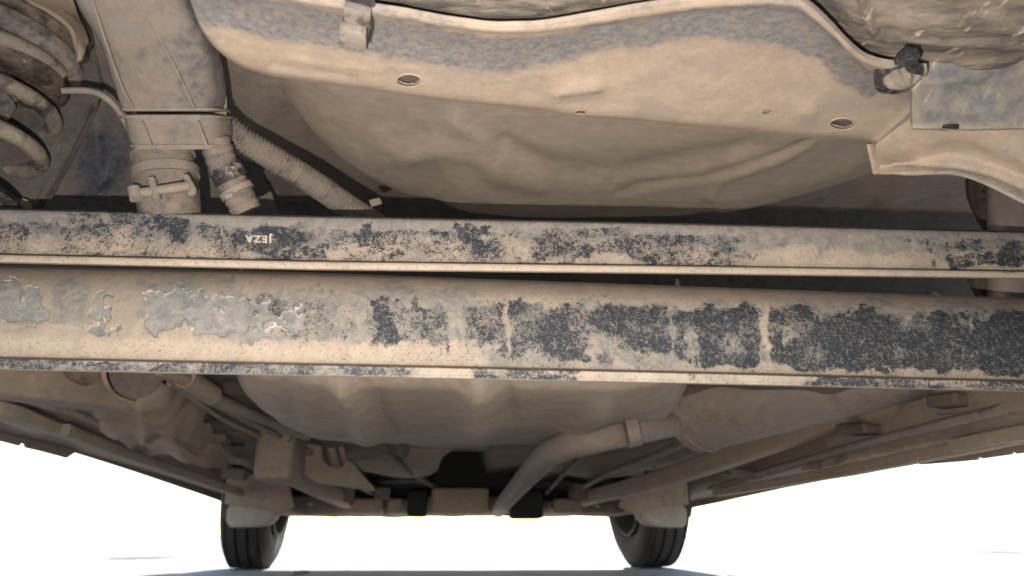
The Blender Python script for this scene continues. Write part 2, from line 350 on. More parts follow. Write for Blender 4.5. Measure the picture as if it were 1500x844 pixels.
def beam_mat(name, fine=1.0):
    """steel beam: cream and grey dried mud, black coating showing through in flakes; attributes dark, grey, peel place the wear"""
    n = NT(name)
    dark, grey, peel, cream = n.attr('dark'), n.attr('grey'), n.attr('peel'), n.attr('cream')
    big = n.noise(11, 5, .6, .3); mid = n.noise(45, 6, .65, .3); f = n.noise(900, 3, .6); f2 = n.noise(260, 5, .7)
    drip = n.noise(70, 4, .6, .2, n.vec((1, .25, .10)))
    # dust tone
    t = n.math('ADD', n.math('MULTIPLY', mid, .5), n.math('MULTIPLY', drip, .5))
    dcol = n.mix(n.mr(t, .32, .68), (.245, .205, .162), (.385, .32, .252))
    dcol = n.mix(n.mr(n.noise(150, 6, .75, .4), .52, .62, 0, .45), dcol, (.27, .225, .18))
    dcol = n.mix(n.math('MULTIPLY', cream, n.mr(mid, .25, .6, .3, .85)), dcol, (.44, .36, .275))
    dcol = n.mix(n.mr(n.noise(380, 5, .75), .54, .62, 0, .5), dcol, (.17, .14, .115)); dcol = n.mix(n.mr(n.noise(560, 3, .7), .62, .67, 0, .75), dcol, (.09, .075, .065))
    dcol = n.mix(n.mr(f, .55, .75, 0, .35), dcol, (.22, .17, .13))
    # rusty specks
    rs = n.mr(n.math('ADD', n.noise(420, 3, .6), n.math('MULTIPLY', n.noise(9, 2), .25)), .80, .84)
    dcol = n.mix(n.math('MULTIPLY', rs, .7), dcol, (.20, .085, .05))
    # grey film, drippy edges
    gm = n.mr(n.math('ADD', n.math('ADD', n.math('MULTIPLY', drip, .55), n.math('MULTIPLY', mid, .45)), n.math('SUBTRACT', n.math('MULTIPLY', grey, .55), .30)), .36, .52, smooth=True)
    gcol = n.mix(n.mr(n.noise(120, 7, .75, .5), .36, .64), (.14, .135, .128), (.28, .255, .215))
    col = n.mix(n.math('MULTIPLY', gm, .88), dcol, gcol)
    haze_ = n.math('MULTIPLY', n.mr(n.math('ADD', dark, n.math('MULTIPLY', n.math('SUBTRACT', drip, .5), .9)), .56, 1.10, smooth=True), .56)
    col = n.mix(n.math('MULTIPLY', haze_, n.mr(n.noise(300, 6, .75), .35, .62, 1, .55)), col, (.095, .096, .10))
    # flaked black coating: many small irregular chips
    fl1 = n.noise(210*fine, 8, .75, .5); fl2 = n.noise(640*fine, 5, .75, .6); cl = n.noise(36, 4, .6, .4)
    fv = n.math('ADD', n.math('ADD', n.math('MULTIPLY', fl1, .40), n.math('MULTIPLY', n.noise(95*fine, 6, .7, .8), .20)), n.math('MULTIPLY', fl2, .40))
    thr = n.math('MAXIMUM', n.math('SUBTRACT', .635, n.math('MULTIPLY', dark, n.mr(cl, .32, .60, .10, .165))), .464)
    dm = n.mr(n.math('SUBTRACT', fv, thr), -.004, .016)
    bcol = n.mix(n.mr(fl2, .4, .75), (.018, .020, .025), (.06, .066, .075))
    col = n.mix(dm, col, bcol)
    # mud crust that has broken away, baring smooth grey with a crisp raised rim
    pe = peel
    pm = n.mr(pe, .47, .54); rim = n.math('MULTIPLY', n.mr(pe, .39, .46), n.math('SUBTRACT', 1, pm))
    pcol = n.mix(n.mr(n.noise(90, 7, .72, .5), .38, .62), (.165, .165, .162), (.29, .275, .245)); pcol = n.mix(n.mr(f, .5, .7, 0, .5), pcol, (.10, .10, .10))
    pcol = n.mix(n.mr(fl1, .56, .62, 0, .6), pcol, (.36, .30, .23)); pcol = n.mix(n.mr(fl2, .58, .62, 0, .6), pcol, (.07, .07, .072))
    col = n.mix(n.math('MULTIPLY', rim, n.mr(n.noise(30, 3), .45, .6, 0, .75)), col, (.62, .52, .43))
    col = n.mix(pm, col, pcol)
    h = n.math('ADD', n.math('MULTIPLY', n.math('SUBTRACT', 1, dm), .55), n.math('MULTIPLY', f2, .5)); h = n.math('ADD', h, n.math('MULTIPLY', f, .25))
    h = n.math('ADD', h, n.math('MULTIPLY', n.math('SUBTRACT', 1, pm), 1.2)); h = n.math('ADD', h, n.math('MULTIPLY', mid, .8))
    r = n.mr(dm, 0, 1, .9, .6)
    return n.done(col, r, n.bump(h, .55, .0006), spec=.3)
M['beam'] = beam_mat('flaking_beam_coating', 1.45)
M['beam_low'] = beam_mat('mud_caked_beam_coating', 1.9)
M['letter'] = dusty('scuffed_pale_lettering', (.12, .115, .11), dust=(.46, .40, .34), cover=.95, soft=.2, speck=0, sc=120, sc2=500)

# ------------------------------------------------------------------ setting: ground
def ground_mat():
    n = NT('pale_dusty_concrete'); a = n.noise(3, 8, .6, .3); b = n.noise(60, 6, .7); c = n.mix(n.mr(a, .3, .7), (.64, .63, .61), (.72, .71, .69)); c = n.mix(n.mr(b, .5, .8, 0, .35), c, (.36, .33, .29))
    return n.done(c, .75, n.bump(b, .3, .002))
bm = bmesh.new(); bmesh.ops.create_grid(bm, x_segments=8, y_segments=8, size=600)
me = bpy.data.meshes.new('ground'); bm.to_mesh(me); bm.free(); me.materials.append(ground_mat())
g = bpy.data.objects.new('ground', me); COL.objects.link(g); tag(g, kind='structure')
def patch(px, py, rx, ry, label, seed):
    c = W(px, py, z=.004); V = []; k = 40
    e = W(px+rx, py, z=.004).x-c.x; e2 = abs(W(px, py-ry, z=.004).y-W(px, py+ry, z=.004).y)/2
    for j in range(k):
        t = 2*math.pi*j/k; q = 1+.35*mnoise.noise((math.cos(t)*2+seed, math.sin(t)*2, seed))
        V.append(Vector((c.x+e*q*math.cos(t), c.y+e2*q*math.sin(t), .0)))
    top = [v+Vector((0, 0, .008)) + (Vector((c.x, c.y, 0))-v)*.25 for v in V]
    faces = [(j, (j+1) % k, k+(j+1) % k, k+j) for j in range(k)]+[tuple(range(k, 2*k))]
    o = mesh_obj('mud_patch', V+top, faces, M['patch'], None, True, label); o['category'] = 'mud patch'; o['group'] = 'flat patches of dried mud on the ground'
M['patch'] = dusty('ground_mud', (.3, .27, .2), dust=(.36, .32, .25), cover=.7)
patch(210, 817, 44, 2.0, 'long thin streak of dried mud on bright ground left of the left front tyre', 1)
patch(441, 839, 11, 1.8, 'small dark spot of mud on ground just right of the left front tyre', 5)
patch(1462, 809, 22, 1.2, 'faint thin streak of mud far out at the right edge of the ground', 9)

# ------------------------------------------------------------------ axle beams
def interp(x, xs, ys): return np.interp(x, xs, ys)
XB = [-300, 0, 450, 1000, 1500, 1800]
def ext(y0, y1, y2, y3): # values at 0,450,1000,1500 with ends extrapolated
    return [y0-(y1-y0)/450*300, y0, y1, y2, y3, y3+(y3-y2)/500*300]
def beam(name, top, bot, prof, backp, mat, attr_fn, label, m=1500, nf=90, disp=None):
    """prof: (fraction top->bottom, Y); backp: rear corner points (fraction, Y)"""
    pr = prof+backp; cols = []
    n_prof = []
    xs = np.linspace(-300, 1800, m)
    tt = interp(xs, XB, top); bb = interp(xs, XB, bot)
    fr = np.array([p[0] for p in prof]); Ys = np.array([p[1] for p in prof])
    # dense resample of the visible profile
    fd_ = np.linspace(0, len(prof)-1, nf); frd = crom(np.stack([fr, Ys], 1), nf)
    full = np.concatenate([frd, np.array(backp)]); K = len(full)
    # sections in the place: Y fixed, z from the middle column, height and tilt following the beam's own line
    V = np.zeros((m, K, 3)); PX = np.zeros((m, K)); PY = np.zeros((m, K)); FR = np.zeros((m, K))
    fx, fy = np.array(F), np.array(UP); r_ = np.array(RT)
    for j in range(K):
        f_, Y_ = full[j]; py = tt+(bb-tt)*f_
        d = fx[None]+r_[None]*((xs-750)/FPX)[:, None]+fy[None]*((422-py)/FPX)[:, None]
        t = Y_/d[:, 1]; V[:, j] = d*t[:, None]; V[:, j, 2] += CAMZ; PX[:, j] = xs; PY[:, j] = py; FR[:, j] = f_
    at = attr_fn(PX, PY, FR)
    if disp is not None:
        DD = disp(PX, PY, FR, at); DD[:, nf:] = 0; V[:, :, 1] -= DD*.9; V[:, :, 2] -= DD*.35
    faces = []
    for j in range(K):
        j2 = (j+1) % K
        a = np.arange(m-1)*K
        faces += np.stack([a+j, a+K+j, a+K+j2, a+j2], 1).tolist()
    faces.append(list(range(K))); faces.append([(m-1)*K+j for j in range(K-1, -1, -1)])
    return mesh_obj(name, V.reshape(-1, 3), faces, mat, car, True, label, {k: v.ravel() for k, v in at.items()})
def box_blob(px, py, x0, x1, y0, y1, sx=14, sy=8):
    return sm((px-x0)/sx+.5)*sm((x1-px)/sx+.5)*sm((py-y0)/sy+.5)*sm((y1-py)/sy+.5)
def blobs(px, py, L, sx=14, sy=8):
    wx = (field(px, py, 22, 22, 101)-.5)*46+(field(px, py, 6, 6, 111)-.5)*12; wy = (field(px, py, 26, 18, 121)-.5)*26+(field(px, py, 6, 6, 131)-.5)*10
    px, py = px+wx, py+wy
    o = np.zeros(px.shape)
    for x0, x1, y0, y1, s in L: o = np.maximum(o, s*box_blob(px, py, x0, x1, y0, y1, sx, sy))
    return o
rngs = np.random.default_rng(4)
def field(px, py, sx, sy, seed, octs=3):
    """cheap smooth value noise in 2-D"""
    out = np.zeros(px.shape); amp = 1; tot = 0
    for o in range(octs):
        r = np.random.default_rng(seed+o); T = r.random((257, 257)); u = (px/sx*2**o) % 256; v = (py/sy*2**o) % 256
        i = u.astype(int); j = v.astype(int); a = sm(u-i); b = sm(v-j)
        out += amp*((T[i, j]*(1-a)+T[i+1, j]*a)*(1-b)+(T[i, j+1]*(1-a)+T[i+1, j+1]*a)*b); tot += amp; amp *= .5
    return out/tot
UT, UB = ext(305, 316, 327, 339), ext(386, 396, 402, 409)
LT, LB = ext(388, 399, 419, 437), ext(542, 551, 562, 574)
def upper_attr(px, py, fr):
    # all blobs are given for a level strip: vertical place along the face as (px, photo row)
    D = blobs(px, py, [(-300, 45, 318, 345, .6), (85, 245, 313, 345, .85), (150, 235, 318, 336, 1.0), (240, 330, 322, 352, .95), (195, 330, 350, 372, .6), (330, 480, 332, 373, .95),
        (420, 480, 325, 358, .7), (498, 522, 338, 362, .7), (522, 552, 332, 360, 1.1), (575, 612, 335, 350, .6), (600, 640, 345, 374, .95), (612, 640, 358, 380, .6), (665, 718, 332, 358, 1.1), (752, 868, 335, 352, .9), (770, 865, 345, 380, 1.0), (780, 990, 372, 384, .8),
        (868, 930, 335, 372, .9), (925, 990, 352, 384, .6), (1000, 1030, 345, 384, .6), (1040, 1075, 340, 382, .8), (1050, 1110, 372, 386, .85), (1330, 1360, 345, 358, .9), (1350, 1400, 352, 372, .6), (1380, 1800, 374, 392, 1.15), (1395, 1500, 348, 374, .75), (1470, 1800, 350, 380, .9)])
    D = np.maximum(D, .74*sm((fr-.12)/.15)*sm((1130-px)/60)); D *= .62+1.0*field(px, py, 26, 14, 11); D *= (fr < .83)
    lip = (fr > .84)*(fr < .98); D += lip*.75*blobs(px, py, [(-50, 60, 372, 378, 1), (80, 330, 374, 384, .6), (360, 420, 376, 384, .6), (1440, 1800, 392, 402, .9)])
    frw = fr+(field(px, py, 60, 30, 401)-.5)*.5+(field(px, py, 14, 12, 411)-.5)*.25; Gy = .25+.95*field(px, py, 60, 60, 21); Gy *= sm((.66-frw)/.45); Gy *= (fr < .82)
    cr = sm((frw-.40)/.4)*(.3+field(px, py, 90, 60, 33)*.9); cr += blobs(px, py, [(550, 562, 325, 372, 1.2), (1140, 1330, 345, 392, .8), (40, 60, 305, 372, .6), (620, 640, 326, 345, .5), (640, 665, 340, 375, .8)], 10, 8)
    return dict(dark=D, grey=Gy, peel=np.zeros(px.shape), cream=np.clip(cr, 0, 1.2))
def lower_attr(px, py, fr):
    D = blobs(px, py, [(350, 425, 432, 476, .9), (425, 480, 440, 490, .5), (485, 520, 438, 500, .55), (512, 540, 440, 500, .7), (538, 580, 438, 512, 1.1), (580, 610, 450, 490, .75), (605, 650, 440, 505, .95), (650, 690, 445, 520, .8), (690, 730, 442, 500, 1.0),
        (720, 800, 438, 520, 1.05), (800, 870, 446, 530, 1.1), (870, 920, 452, 530, 1.0), (900, 990, 448, 525, 1.15), (985, 1030, 448, 535, 1.1), (1020, 1110, 450, 540, 1.2), (1125, 1180, 452, 540, 1.15), (1170, 1300, 455, 545, 1.25), (1300, 1420, 460, 545, 1.2), (1400, 1800, 458, 550, 1.25)], 16, 14)
    D = np.maximum(D, (.74+.42*sm((px-620)/200))*sm((px-350)/90)*sm((py+(field(px, py, 24, 30, 601)-.5)*26-(430+.014*(px-700)))/30)*sm(((532+.024*(px-700))+(field(px, py, 24, 30, 611)-.5)*22-py)/40))
    D *= .86+.36*field(px, py, 30, 46, 51)
    # vertical runs of mud between the bare patches
    for x, w, s in ((530, 5, .7), (662, 7, .8), (677, 4, .6), (741, 4, .5), (1120, 7, .8), (985, 5, .4), (1050, 0.1, 0)):
        D *= 1-s*np.exp(-((px+(field(px, py, 14, 20, 721)-.5)*16-x-(py-480)*.06)/w)**2)
    for x, y, rx, ry in ((880, 500, 22, 12), (1075, 505, 14, 18), (1012, 500, 9, 26), (930, 520, 20, 8), (1150, 500, 8, 18), (1420, 470, 10, 9), (1440, 462, 12, 8), (1200, 462, 14, 8), (1330, 465, 9, 8)):
        D *= 1-.55*np.exp(-((px+(field(px, py, 12, 12, 701)-.5)*26-x)/rx)**2-((py+(field(px, py, 12, 12, 711)-.5)*26-y)/ry)**2)
    D *= (fr < .90)*sm((.90-fr)/.10+.2)
    D = np.maximum(D, .60*blobs(px, py, [(700, 1800, 500, 556, 1), (500, 720, 505, 540, .8), (100, 480, 495, 530, .55)], 60, 10)*(fr < .88))
    fl = (fr > .89)*(fr < .985); D += fl*(.22*sm((720-px)/120)+.2); D += .8*fl*(blobs(px, py, [(-300, 120, 520, 560, .75), (120, 480, 528, 560, .8), (480, 600, 520, 560, .6), (690, 860, 530, 570, 1.1), (1010, 1080, 540, 570, .8), (1180, 1800, 540, 590, 1.2)], 40, 4))*(.4+.9*field(px, py, 40, 8, 61))
    Gy = blobs(px, py, [(60, 360, 405, 475, .55), (330, 700, 425, 500, .8), (700, 1800, 440, 540, .6), (480, 600, 410, 450, .55)], 60, 20)*(.5+.9*field(px, py, 30, 120, 71))
    Gy += fl*.9*sm((700-px)/200)+fl*.3*sm((px-1150)/100)
    pl = blobs(px, py, [(-300, -40, 415, 470, .8), (-20, 40, 408, 470, .85), (35, 66, 418, 474, .85), (142, 166, 428, 484, .82), (212, 262, 425, 486, .95), (255, 300, 422, 480, .85), (290, 350, 432, 488, .75), (345, 395, 440, 486, .62), (385, 450, 452, 492, .55)], 16, 16)
    pl = pl*.92+(field(px, py, 17, 17, 201, 4)-.5)*.95*(pl > .02)*1.0+(field(px, py, 70, 50, 211, 2)-.5)*.3*(pl > .02)
    cr = sm((fr-.62)/.12)*(fr < .9)*sm((760-px)/400)*1.0+.25*field(px, py, 120, 120, 81); cr += blobs(px, py, [(1108, 1128, 445, 540, .8), (655, 672, 430, 520, .6)], 8, 10)
    return dict(dark=np.clip(D, 0, 1.4), grey=np.clip(Gy, 0, 1.2), peel=pl, cream=np.clip(cr, 0, 1.1))
ub = beam('upper_axle_beam', UT, UB, [(0, .600), (.02, .588), (.06, .582), (.3, .580), (.6, .578), (.80, .576), (.825, .572), (.84, .562), (.87, .560), (.93, .560), (.975, .561), (1.0, .567)],
     [(.99, .585), (.80, .600), (.3, .615)], M['beam'], upper_attr, 'upper of two close transverse beams, dried mud with black flakes and a pale folded lip')
lb = beam('lower_axle_beam', LT, LB, [(0, .592), (.03, .578), (.09, .563), (.18, .552), (.32, .545), (.5, .541), (.7, .538), (.84, .535), (.875, .532), (.885, .524), (.895, .521), (.92, .521), (.955, .521), (.985, .521), (1.0, .526)],
     [(.98, .548), (.75, .575), (.3, .602)], M['beam_low'], lower_attr, 'lower and thicker transverse beam, cream mud peeling at left and black coating bared at right', m=2000, nf=150,
     disp=lambda px, py, fr, at: .0013*sm((.52-at['peel'])/.08)+.0006*(field(px, py, 60, 30, 301)-.5)+.0005*(field(px, py, 9, 9, 311)-.5)-.0006*np.clip(at['dark'], 0, 1))
# pale stamped letters, upside down, on the upper beam
def letters(txt, px, py, Y, size):
    c = bpy.data.curves.new('lettering', 'FONT'); c.body = txt; c.size = size; c.extrude = .0006; c.align_x = 'CENTER'; c.align_y = 'CENTER'; c.space_character = 1.25; c.offset = .00035
    o = bpy.data.objects.new('lettering', c); COL.objects.link(o)
    dg = bpy.context.evaluated_depsgraph_get(); me = bpy.data.meshes.new_from_object(o.evaluated_get(dg)); bpy.data.objects.remove(o)
    o = bpy.data.objects.new('lettering', me); COL.objects.link(o); me.materials.append(M['letter'])
    # the face leans; face normal about -Y, turned upside down
    a = W(px-20, py-.5, Y=Y); b = W(px+20, py+.5, Y=Y); ex = (b-a).normalized(); ez = (W(px, py-15, Y=Y+.0005)-W(px, py+15, Y=Y)).normalized()
    ex, ey = -ex, -ez; en = ex.cross(ey).normalized()
    Mx = Matrix(((ex.x, ey.x, en.x, 0), (ex.y, ey.y, en.y, 0), (ex.z, ey.z, en.z, 0), (0, 0, 0, 1)))
    o.parent = ub; me.transform(Mx); me.transform(Matrix.Translation(W(px, py, Y=Y)-ROOTLOC)); return o
letters('JEZA', 379, 350, .5783, .0085)

# ------------------------------------------------------------------ rear crossmember and undertray (top of the photograph)
seamX = [200, 300, 380, 470, 530, 590, 650, 720, 790, 860, 930, 1000, 1060, 1120, 1170, 1200, 1240, 1270, 1320, 1380, 1430, 1470, 1500, 1600, 1750]
seamY = [-60, -36, -18, 0, 9, 18, 30, 40, 38, 26, 14, 4, -3, -6, -2, 18, 62, 88, 97, 102, 104, 94, 80, 30, 0]
def seam(x): return np.interp(x, seamX, seamY)
edgeX = [150, 268, 285, 300, 325, 355, 400, 500, 600, 850, 1000, 1285, 1350, 1500, 1750]
edgeY = [-90, -30, 25, 52, 80, 98, 112, 127, 140, 170, 184, 209, 213, 220, 230]
def edge(x): return np.interp(x, edgeX, edgeY)
# crossmember: columns of pixel x, rows from seam flange to front edge
cm_holes = [(599, 118, 17.5, 9.0), (1234, 181.5, 17.5, 8.0), (850, 164, 7.5, 3.0), (1123, 164, 7.0, 3.0)]
rows = []
for f_, z_ in ((0, .374), (.07, .375), (.12, .383), (.3, .392), (.5, .397), (.75, .400), (.95, .402), (1.0, .408)):
    r = []
    for x in list(range(262, 430, 14))+list(range(446, 1361, 24)):
        s, e = float(seam(x)), float(edge(x)); s = min(s, e-12); r.append(W(x, s+(e-s)*f_, z=z_))
    rows.append(r)
def cm_attr(px, py, G):
    s = seam(px); d = py-s; e = edge(px)
    w = np.interp(px, [300, 500, 720, 900, 1050, 1180, 1300, 1400], [84, 84, 78, 66, 72, 92, 60, 50])
    d = d+(field(px, py, 30, 30, 501)-.5)*14; gr = sm((d-9)/12)*sm((w-d)/30)*1.45
    gr += 1.5*np.exp(-(seg_dist(px, py, [(815, 140), (880, 130)])/9)**2)+1.0*np.exp(-(((px-1180)/22)**2+((py-162)/8)**2))
    gr += .75*sm((12-(py-s))/6)*field(px, py, 60, 14, 9); gr += .5*sm((d-w)/5)*sm((w+18-d)/10)*field(px, py, 14, 8, 5)
    return dict(grey=gr, dustup=sm((d-w-4)/20)*1.0)
cmo = sheet('rear_crossmember', rows, 90, 520, M['dust_light'], .003, bumps=[([(818, 136), (872, 128)], 13, .0030), ([(1174, 160), (1188, 160)], 14, .0028), ([(400, 96), (440, 104), (520, 116)], 6, -.001),
    ([(830, 165), (870, 165)], 14, .0008), ([(420, 85), (470, 95), (560, 105)], 5, .0006), ([(1280, 210), (1345, 150)], 4, .002)], attr_fn=cm_attr, rough=.0008, rscale=14, holes=cm_holes,
    label='pale smooth pressed crossmember with round drain holes, cleaned grey along its rear edge')
for hx, hy, rx, ry in cm_holes:
    # rolled lip round the hole and rubber plug inside it
    zc = .4005; k = 40; ring = []
    for j in range(k+1):
        t = 2*math.pi*j/k; ring.append(W(hx+(rx+.6)*math.cos(t), hy+(ry+.5)*math.sin(t), z=zc-.0006))
    tube('hole_lip', ring, .0006 if rx > 10 else .0003, M['dust_light'], cmo, n=60, k=8, cap=False)
    c = W(hx, hy, z=zc+.006); rr = abs(W(hx+rx, hy, z=zc).x-W(hx, hy, z=zc).x)*1.2
    if rx > 10: lathe('drain_plug', c+Vector((0, 0, .002)), (0, 0, 1), [(0, 0), (rr*.93, 0), (rr, .001), (rr, .004), (0, .004)], M['plug'], cmo, 32)
    else: lathe('drain_plug', c+Vector((0, 0, .006)), (0, 0, 1), [(0, 0), (rr*1.5, 0), (rr*1.5, .002), (0, .002)], M['black'], cmo, 20)
# undertray beyond the seam
rows = []
for f_, z_ in ((-1, .372), (-.6, .378), (-.3, .383), (-.1, .389), (0, .390), (.12, .390)):
    r = []
    for x in range(180, 1741, 30):
        s = float(seam(x)); r.append(W(x, s+(150*f_ if f_ < 0 else 60*f_), z=z_))
    rows.append(r)
tr = sheet('rear_undertray', rows, 60, 320, M['tray'], .003, bumps=[([(1255, -30), (1268, 10), (1280, 42), (1300, 55), (1330, 52), (1400, 56), (1560, 64)], 7, .0045), ([(1330, 30), (1560, 38)], 20, .004), ([(1350, 72), (1430, 68)], 2.5, .0008),
    ([(600, 4), (700, 22), (780, 18), (850, -2)], 5, .0012)], rough=.0022, rscale=26, label='mud-splashed dark plastic undertray behind the seam')
# overlapping grey splash plate at right, and the flanged rail under it
def plate_rows(spec, xs):
    return [[W(x, float(np.interp(x, [1340, 1500, 1800], [a, b, b+(b-a)*1.5])), Y=Y) for x in xs] for a, b, Y in spec]
rail_rows = []
xsR = [1283, 1290, 1300, 1312, 1328, 1345, 1365, 1390, 1415, 1440, 1470, 1500, 1540, 1600, 1700]
botR = [252, 254, 255, 255, 256, 256, 256, 257, 261, 270, 284, 299, 318, 345, 385]
for f_, Y_ in ((0, 0), (.3, .3), (.55, .6), (.72, .86), (.80, .95), (.9, .95), (.97, .93), (1.0, .96)):
    r = []
    for x, b in zip(xsR, botR):
        top_ = max(112, 211-(x-1283)*.92); y0 = W(x, top_, z=.4012).y; p_ = top_+(b-top_)*f_; r.append(W(x, p_, Y=y0+(.532-.05*min(1, (x-1283)/120)-y0)*Y_))
    rail_rows.append(r)
rl = sheet('side_rail', rail_rows, 70, 180, M['dust_light'], .003, bumps=[([(1310, 240), (1400, 243), (1450, 255), (1520, 285)], 4, -.0015), ([(1430, 200), (1520, 250)], 12, .002)], rough=.0018, rscale=24,
    attr_fn=lambda px, py, G: dict(grey=.8*np.exp(-(seg_dist(px, py, [(1330, 247), (1400, 250), (1450, 262), (1520, 295)])/11)**2)+.6*np.exp(-(seg_dist(px, py, [(1430, 190), (1530, 260)])/16)**2), dustup=np.full(px.shape, .1)),
    label='pale dusty flanged rail at upper right')
slab('rail_end_flange', [(1273, 211, .512), (1288, 209, .516), (1292, 254, .532), (1283, 256, .530)], .003, M['dust_light'], rl, .0008)
sp = sheet('splash_plate', plate_rows([(92, 84, .380), (120, 108, .388), (150, 140, .402), (180, 180, .416), (187, 189, .4185), (190, 193, .422)], [1336, 1342, 1360, 1400, 1450, 1500, 1560, 1650, 1740]), 44, 110, M['greyplate'], .003,
    bumps=[([(1340, 118), (1430, 112), (1500, 84), (1600, 40)], 9, .002)], rough=.0016, rscale=28, attr_fn=lambda px, py, G: dict(grey=.25*np.ones(px.shape)*sm((182-py)/6), dustup=sm((py-184)/4)*1.2+sm((8-abs(px-1343))/6)*.3), label='grey scratched plastic splash plate overlapping the rail')
c = W(1371, 191, Y=.432); lathe('rail_hole', c+Vector((0, -.012, -.006)), (0, -.35, 1), [(0, 0), (.0062, 0), (.0062, .002), (0, .002)], M['black'], rl, 20)
# clips on the seam
def ez(px, py, z): return W(px, py, z=z)
cl = slab('retaining_clip', [ez(503, 13, .366), ez(543, 24, .366), ez(542, 41, .366), ez(528, 38, .366), ez(504, 31, .366)], .006, M['clip_dust'], car, .0008, label='dusty square clip clamping the seam near the top left')
slab('clip_tongue', [ez(506, 34, .370), ez(540, 40, .370), ez(538, 56, .372), ez(505, 50, .372)], .004, M['clip'], cl, .0006)
slab('clip_jaw', [ez(496, 48, .364), ez(506, 45, .364), ez(530, 50, .364), ez(536, 54, .364), ez(537, 73, .366), ez(531, 74, .366), ez(530, 79, .366), ez(505, 75, .366), ez(504, 68, .366), ez(496, 66, .366)], .007, M['clip_dust'], cl, .0008)
slab('clip_tab', [ez(508, -20, .371), ez(549, -14, .371), ez(549, 12, .372), ez(510, 5, .372)], .004, M['clip'], cl, .0008)
slab('clip_spring', [ez(541, 30, .368), ez(545, 31, .370), ez(545, 46, .371), ez(539, 72, .372), ez(535, 72, .370), ez(540, 50, .369)], .005, M['clip'], cl, .0005)
c2 = slab('retaining_clip', [ez(1310, 96, .366), ez(1328, 78, .367), ez(1347, 80, .367), ez(1349, 83, .367), ez(1341, 99, .366)], .005, M['clip'], car, .0008, label='black clip with a mud-caked knob on the seam at upper right')
kc = W(1314, 117, z=.372)
lathe('clip_knob', kc+Vector((0, 0, .008)), (0, .1, -1), [(.012, 0), (.0125, .008), (.0115, .011), (.008, .013), (0, .0135)], M['clip'], c2, 32, wob=.1)
mv = []
lathe('mud_lump', W(1325, 117, z=.366)+Vector((0, 0, .006)), (.25, .1, -1), [(.0085, 0), (.0088, .004), (.0075, .008), (.004, .0105), (0, .011)], M['mud'], c2, 40, wob=.55)
slab('clip_hook', [ez(1325, 101, .364), ez(1350, 103, .364), ez(1353, 108, .364), ez(1348, 111, .364), ez(1330, 107, .364)], .004, M['clip'], c2, .0006)

# ------------------------------------------------------------------ spare wheel well and rear floor
lowX = [380, 400, 440, 480, 530, 590, 680, 760, 850, 1000, 1100, 1150, 1240, 1300, 1330]
lowY = [90, 118, 172, 215, 253, 285, 309, 317, 319, 315, 303, 291, 266, 244, 225]
rows = []
spec = ((0, .44, 0), (.25, .462, 0), (.5, .478, 0), (.75, .492, 0), (.92, .503, 0), (1.0, .515, 0), (.97, .535, .03))
for f_, z_, dy in spec:
    r = []
    for x in list(range(385, 1331, 27)):
        lo = float(np.interp(x, lowX, lowY)); tp = min(float(edge(x))-45, lo-70)
        side = min(1, max(0, (x-385)/120), max(0, (1330-x)/120)); zz = z_+.03*(1-side)**2
        p = W(x, tp+(lo-tp)*f_, z=zz)
        r.append(p)
    rows.append(r)
sheet('spare_wheel_well', rows, 90, 260, M['bowl'], .003, bumps=[([(590, 235), (640, 222), (690, 225), (730, 255), (790, 270)], 16, .0055), ([(740, 215), (800, 245), (900, 255), (1000, 240), (1110, 212)], 17, -.006), ([(905, 285), (930, 275), (1030, 262), (1120, 235), (1190, 205)], 5, -.0035),
    ([(600, 250), (640, 290)], 30, -.006), ([(1190, 208), (1150, 232), (1060, 262), (1040, 290)], 6, .003), ([(670, 180), (700, 205), (730, 235)], 16, .004), ([(560, 210), (600, 230), (600, 270)], 16, .003), ([(1290, 225), (1200, 262), (1060, 300)], 14, .004), ([(840, 306), (980, 308)], 5, -.002)], rough=.0016, rscale=9, label='rounded spare wheel well pressing hanging down under the rear floor')
rows = [[W(x, y, z=zz+(.22 if x < 60 else .12 if x < 150 else 0)) for x in (-450, -150, 50, 140, 330, 500, 800, 1100, 1300, 1500, 1800, 2100)] for y, zz in ((-260, .52), (-60, .525), (100, .53), (180, .54), (250, .55), (300, .56), (350, .575), (420, .59))]
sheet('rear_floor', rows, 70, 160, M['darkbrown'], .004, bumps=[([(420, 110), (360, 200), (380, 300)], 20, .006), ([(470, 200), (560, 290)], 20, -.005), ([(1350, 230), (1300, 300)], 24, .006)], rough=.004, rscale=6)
# ------------------------------------------------------------------ tank neck guard, hoses (upper left)
U = Vector(RT); 
def pxw(px0, px1, py, Y): return (W(px1, py, Y=Y)-W(px0, py, Y=Y))
def flat_sec(pxl, pxr, py, Y, depth, r=.2, n=4, tilt=None):
    a, b = W(pxl-6, py, Y=Y), W(pxr-13, py, Y=Y); c = (a+b)/2; u = (b-a)/2; hw = u.length; u = u.normalized()
    v = Vector((0, .85, .5)).normalized(); v = (v-u*v.dot(u)).normalized()
    return (c+v*depth, u, v, rrect(hw, depth, min(hw, depth)*r*2 if r < .5 else min(hw, depth)*.95, n))
ng = loft('filler_neck_guard', [flat_sec(86, 262, -70, .43, .03, .3), flat_sec(103, 276, 0, .455, .03, .3), flat_sec(138, 306, 60, .485, .03, .3), flat_sec(158, 318, 115, .512, .03, .3), flat_sec(170, 320, 150, .53, .03, .3), flat_sec(176, 318, 163, .537, .028, .3)], M['filler'], n=40, rough=.03, label='dusty grey ribbed plastic duct running down at upper left')
at_ = ng.data.attributes.new('grey', 'FLOAT', 'POINT'); at_.data.foreach_set('value', [max(0, min(1.3, (v.co.x+ROOTLOC.x-W(250, 80, Y=.49).x)*14+.1)) for v in ng.data.vertices])
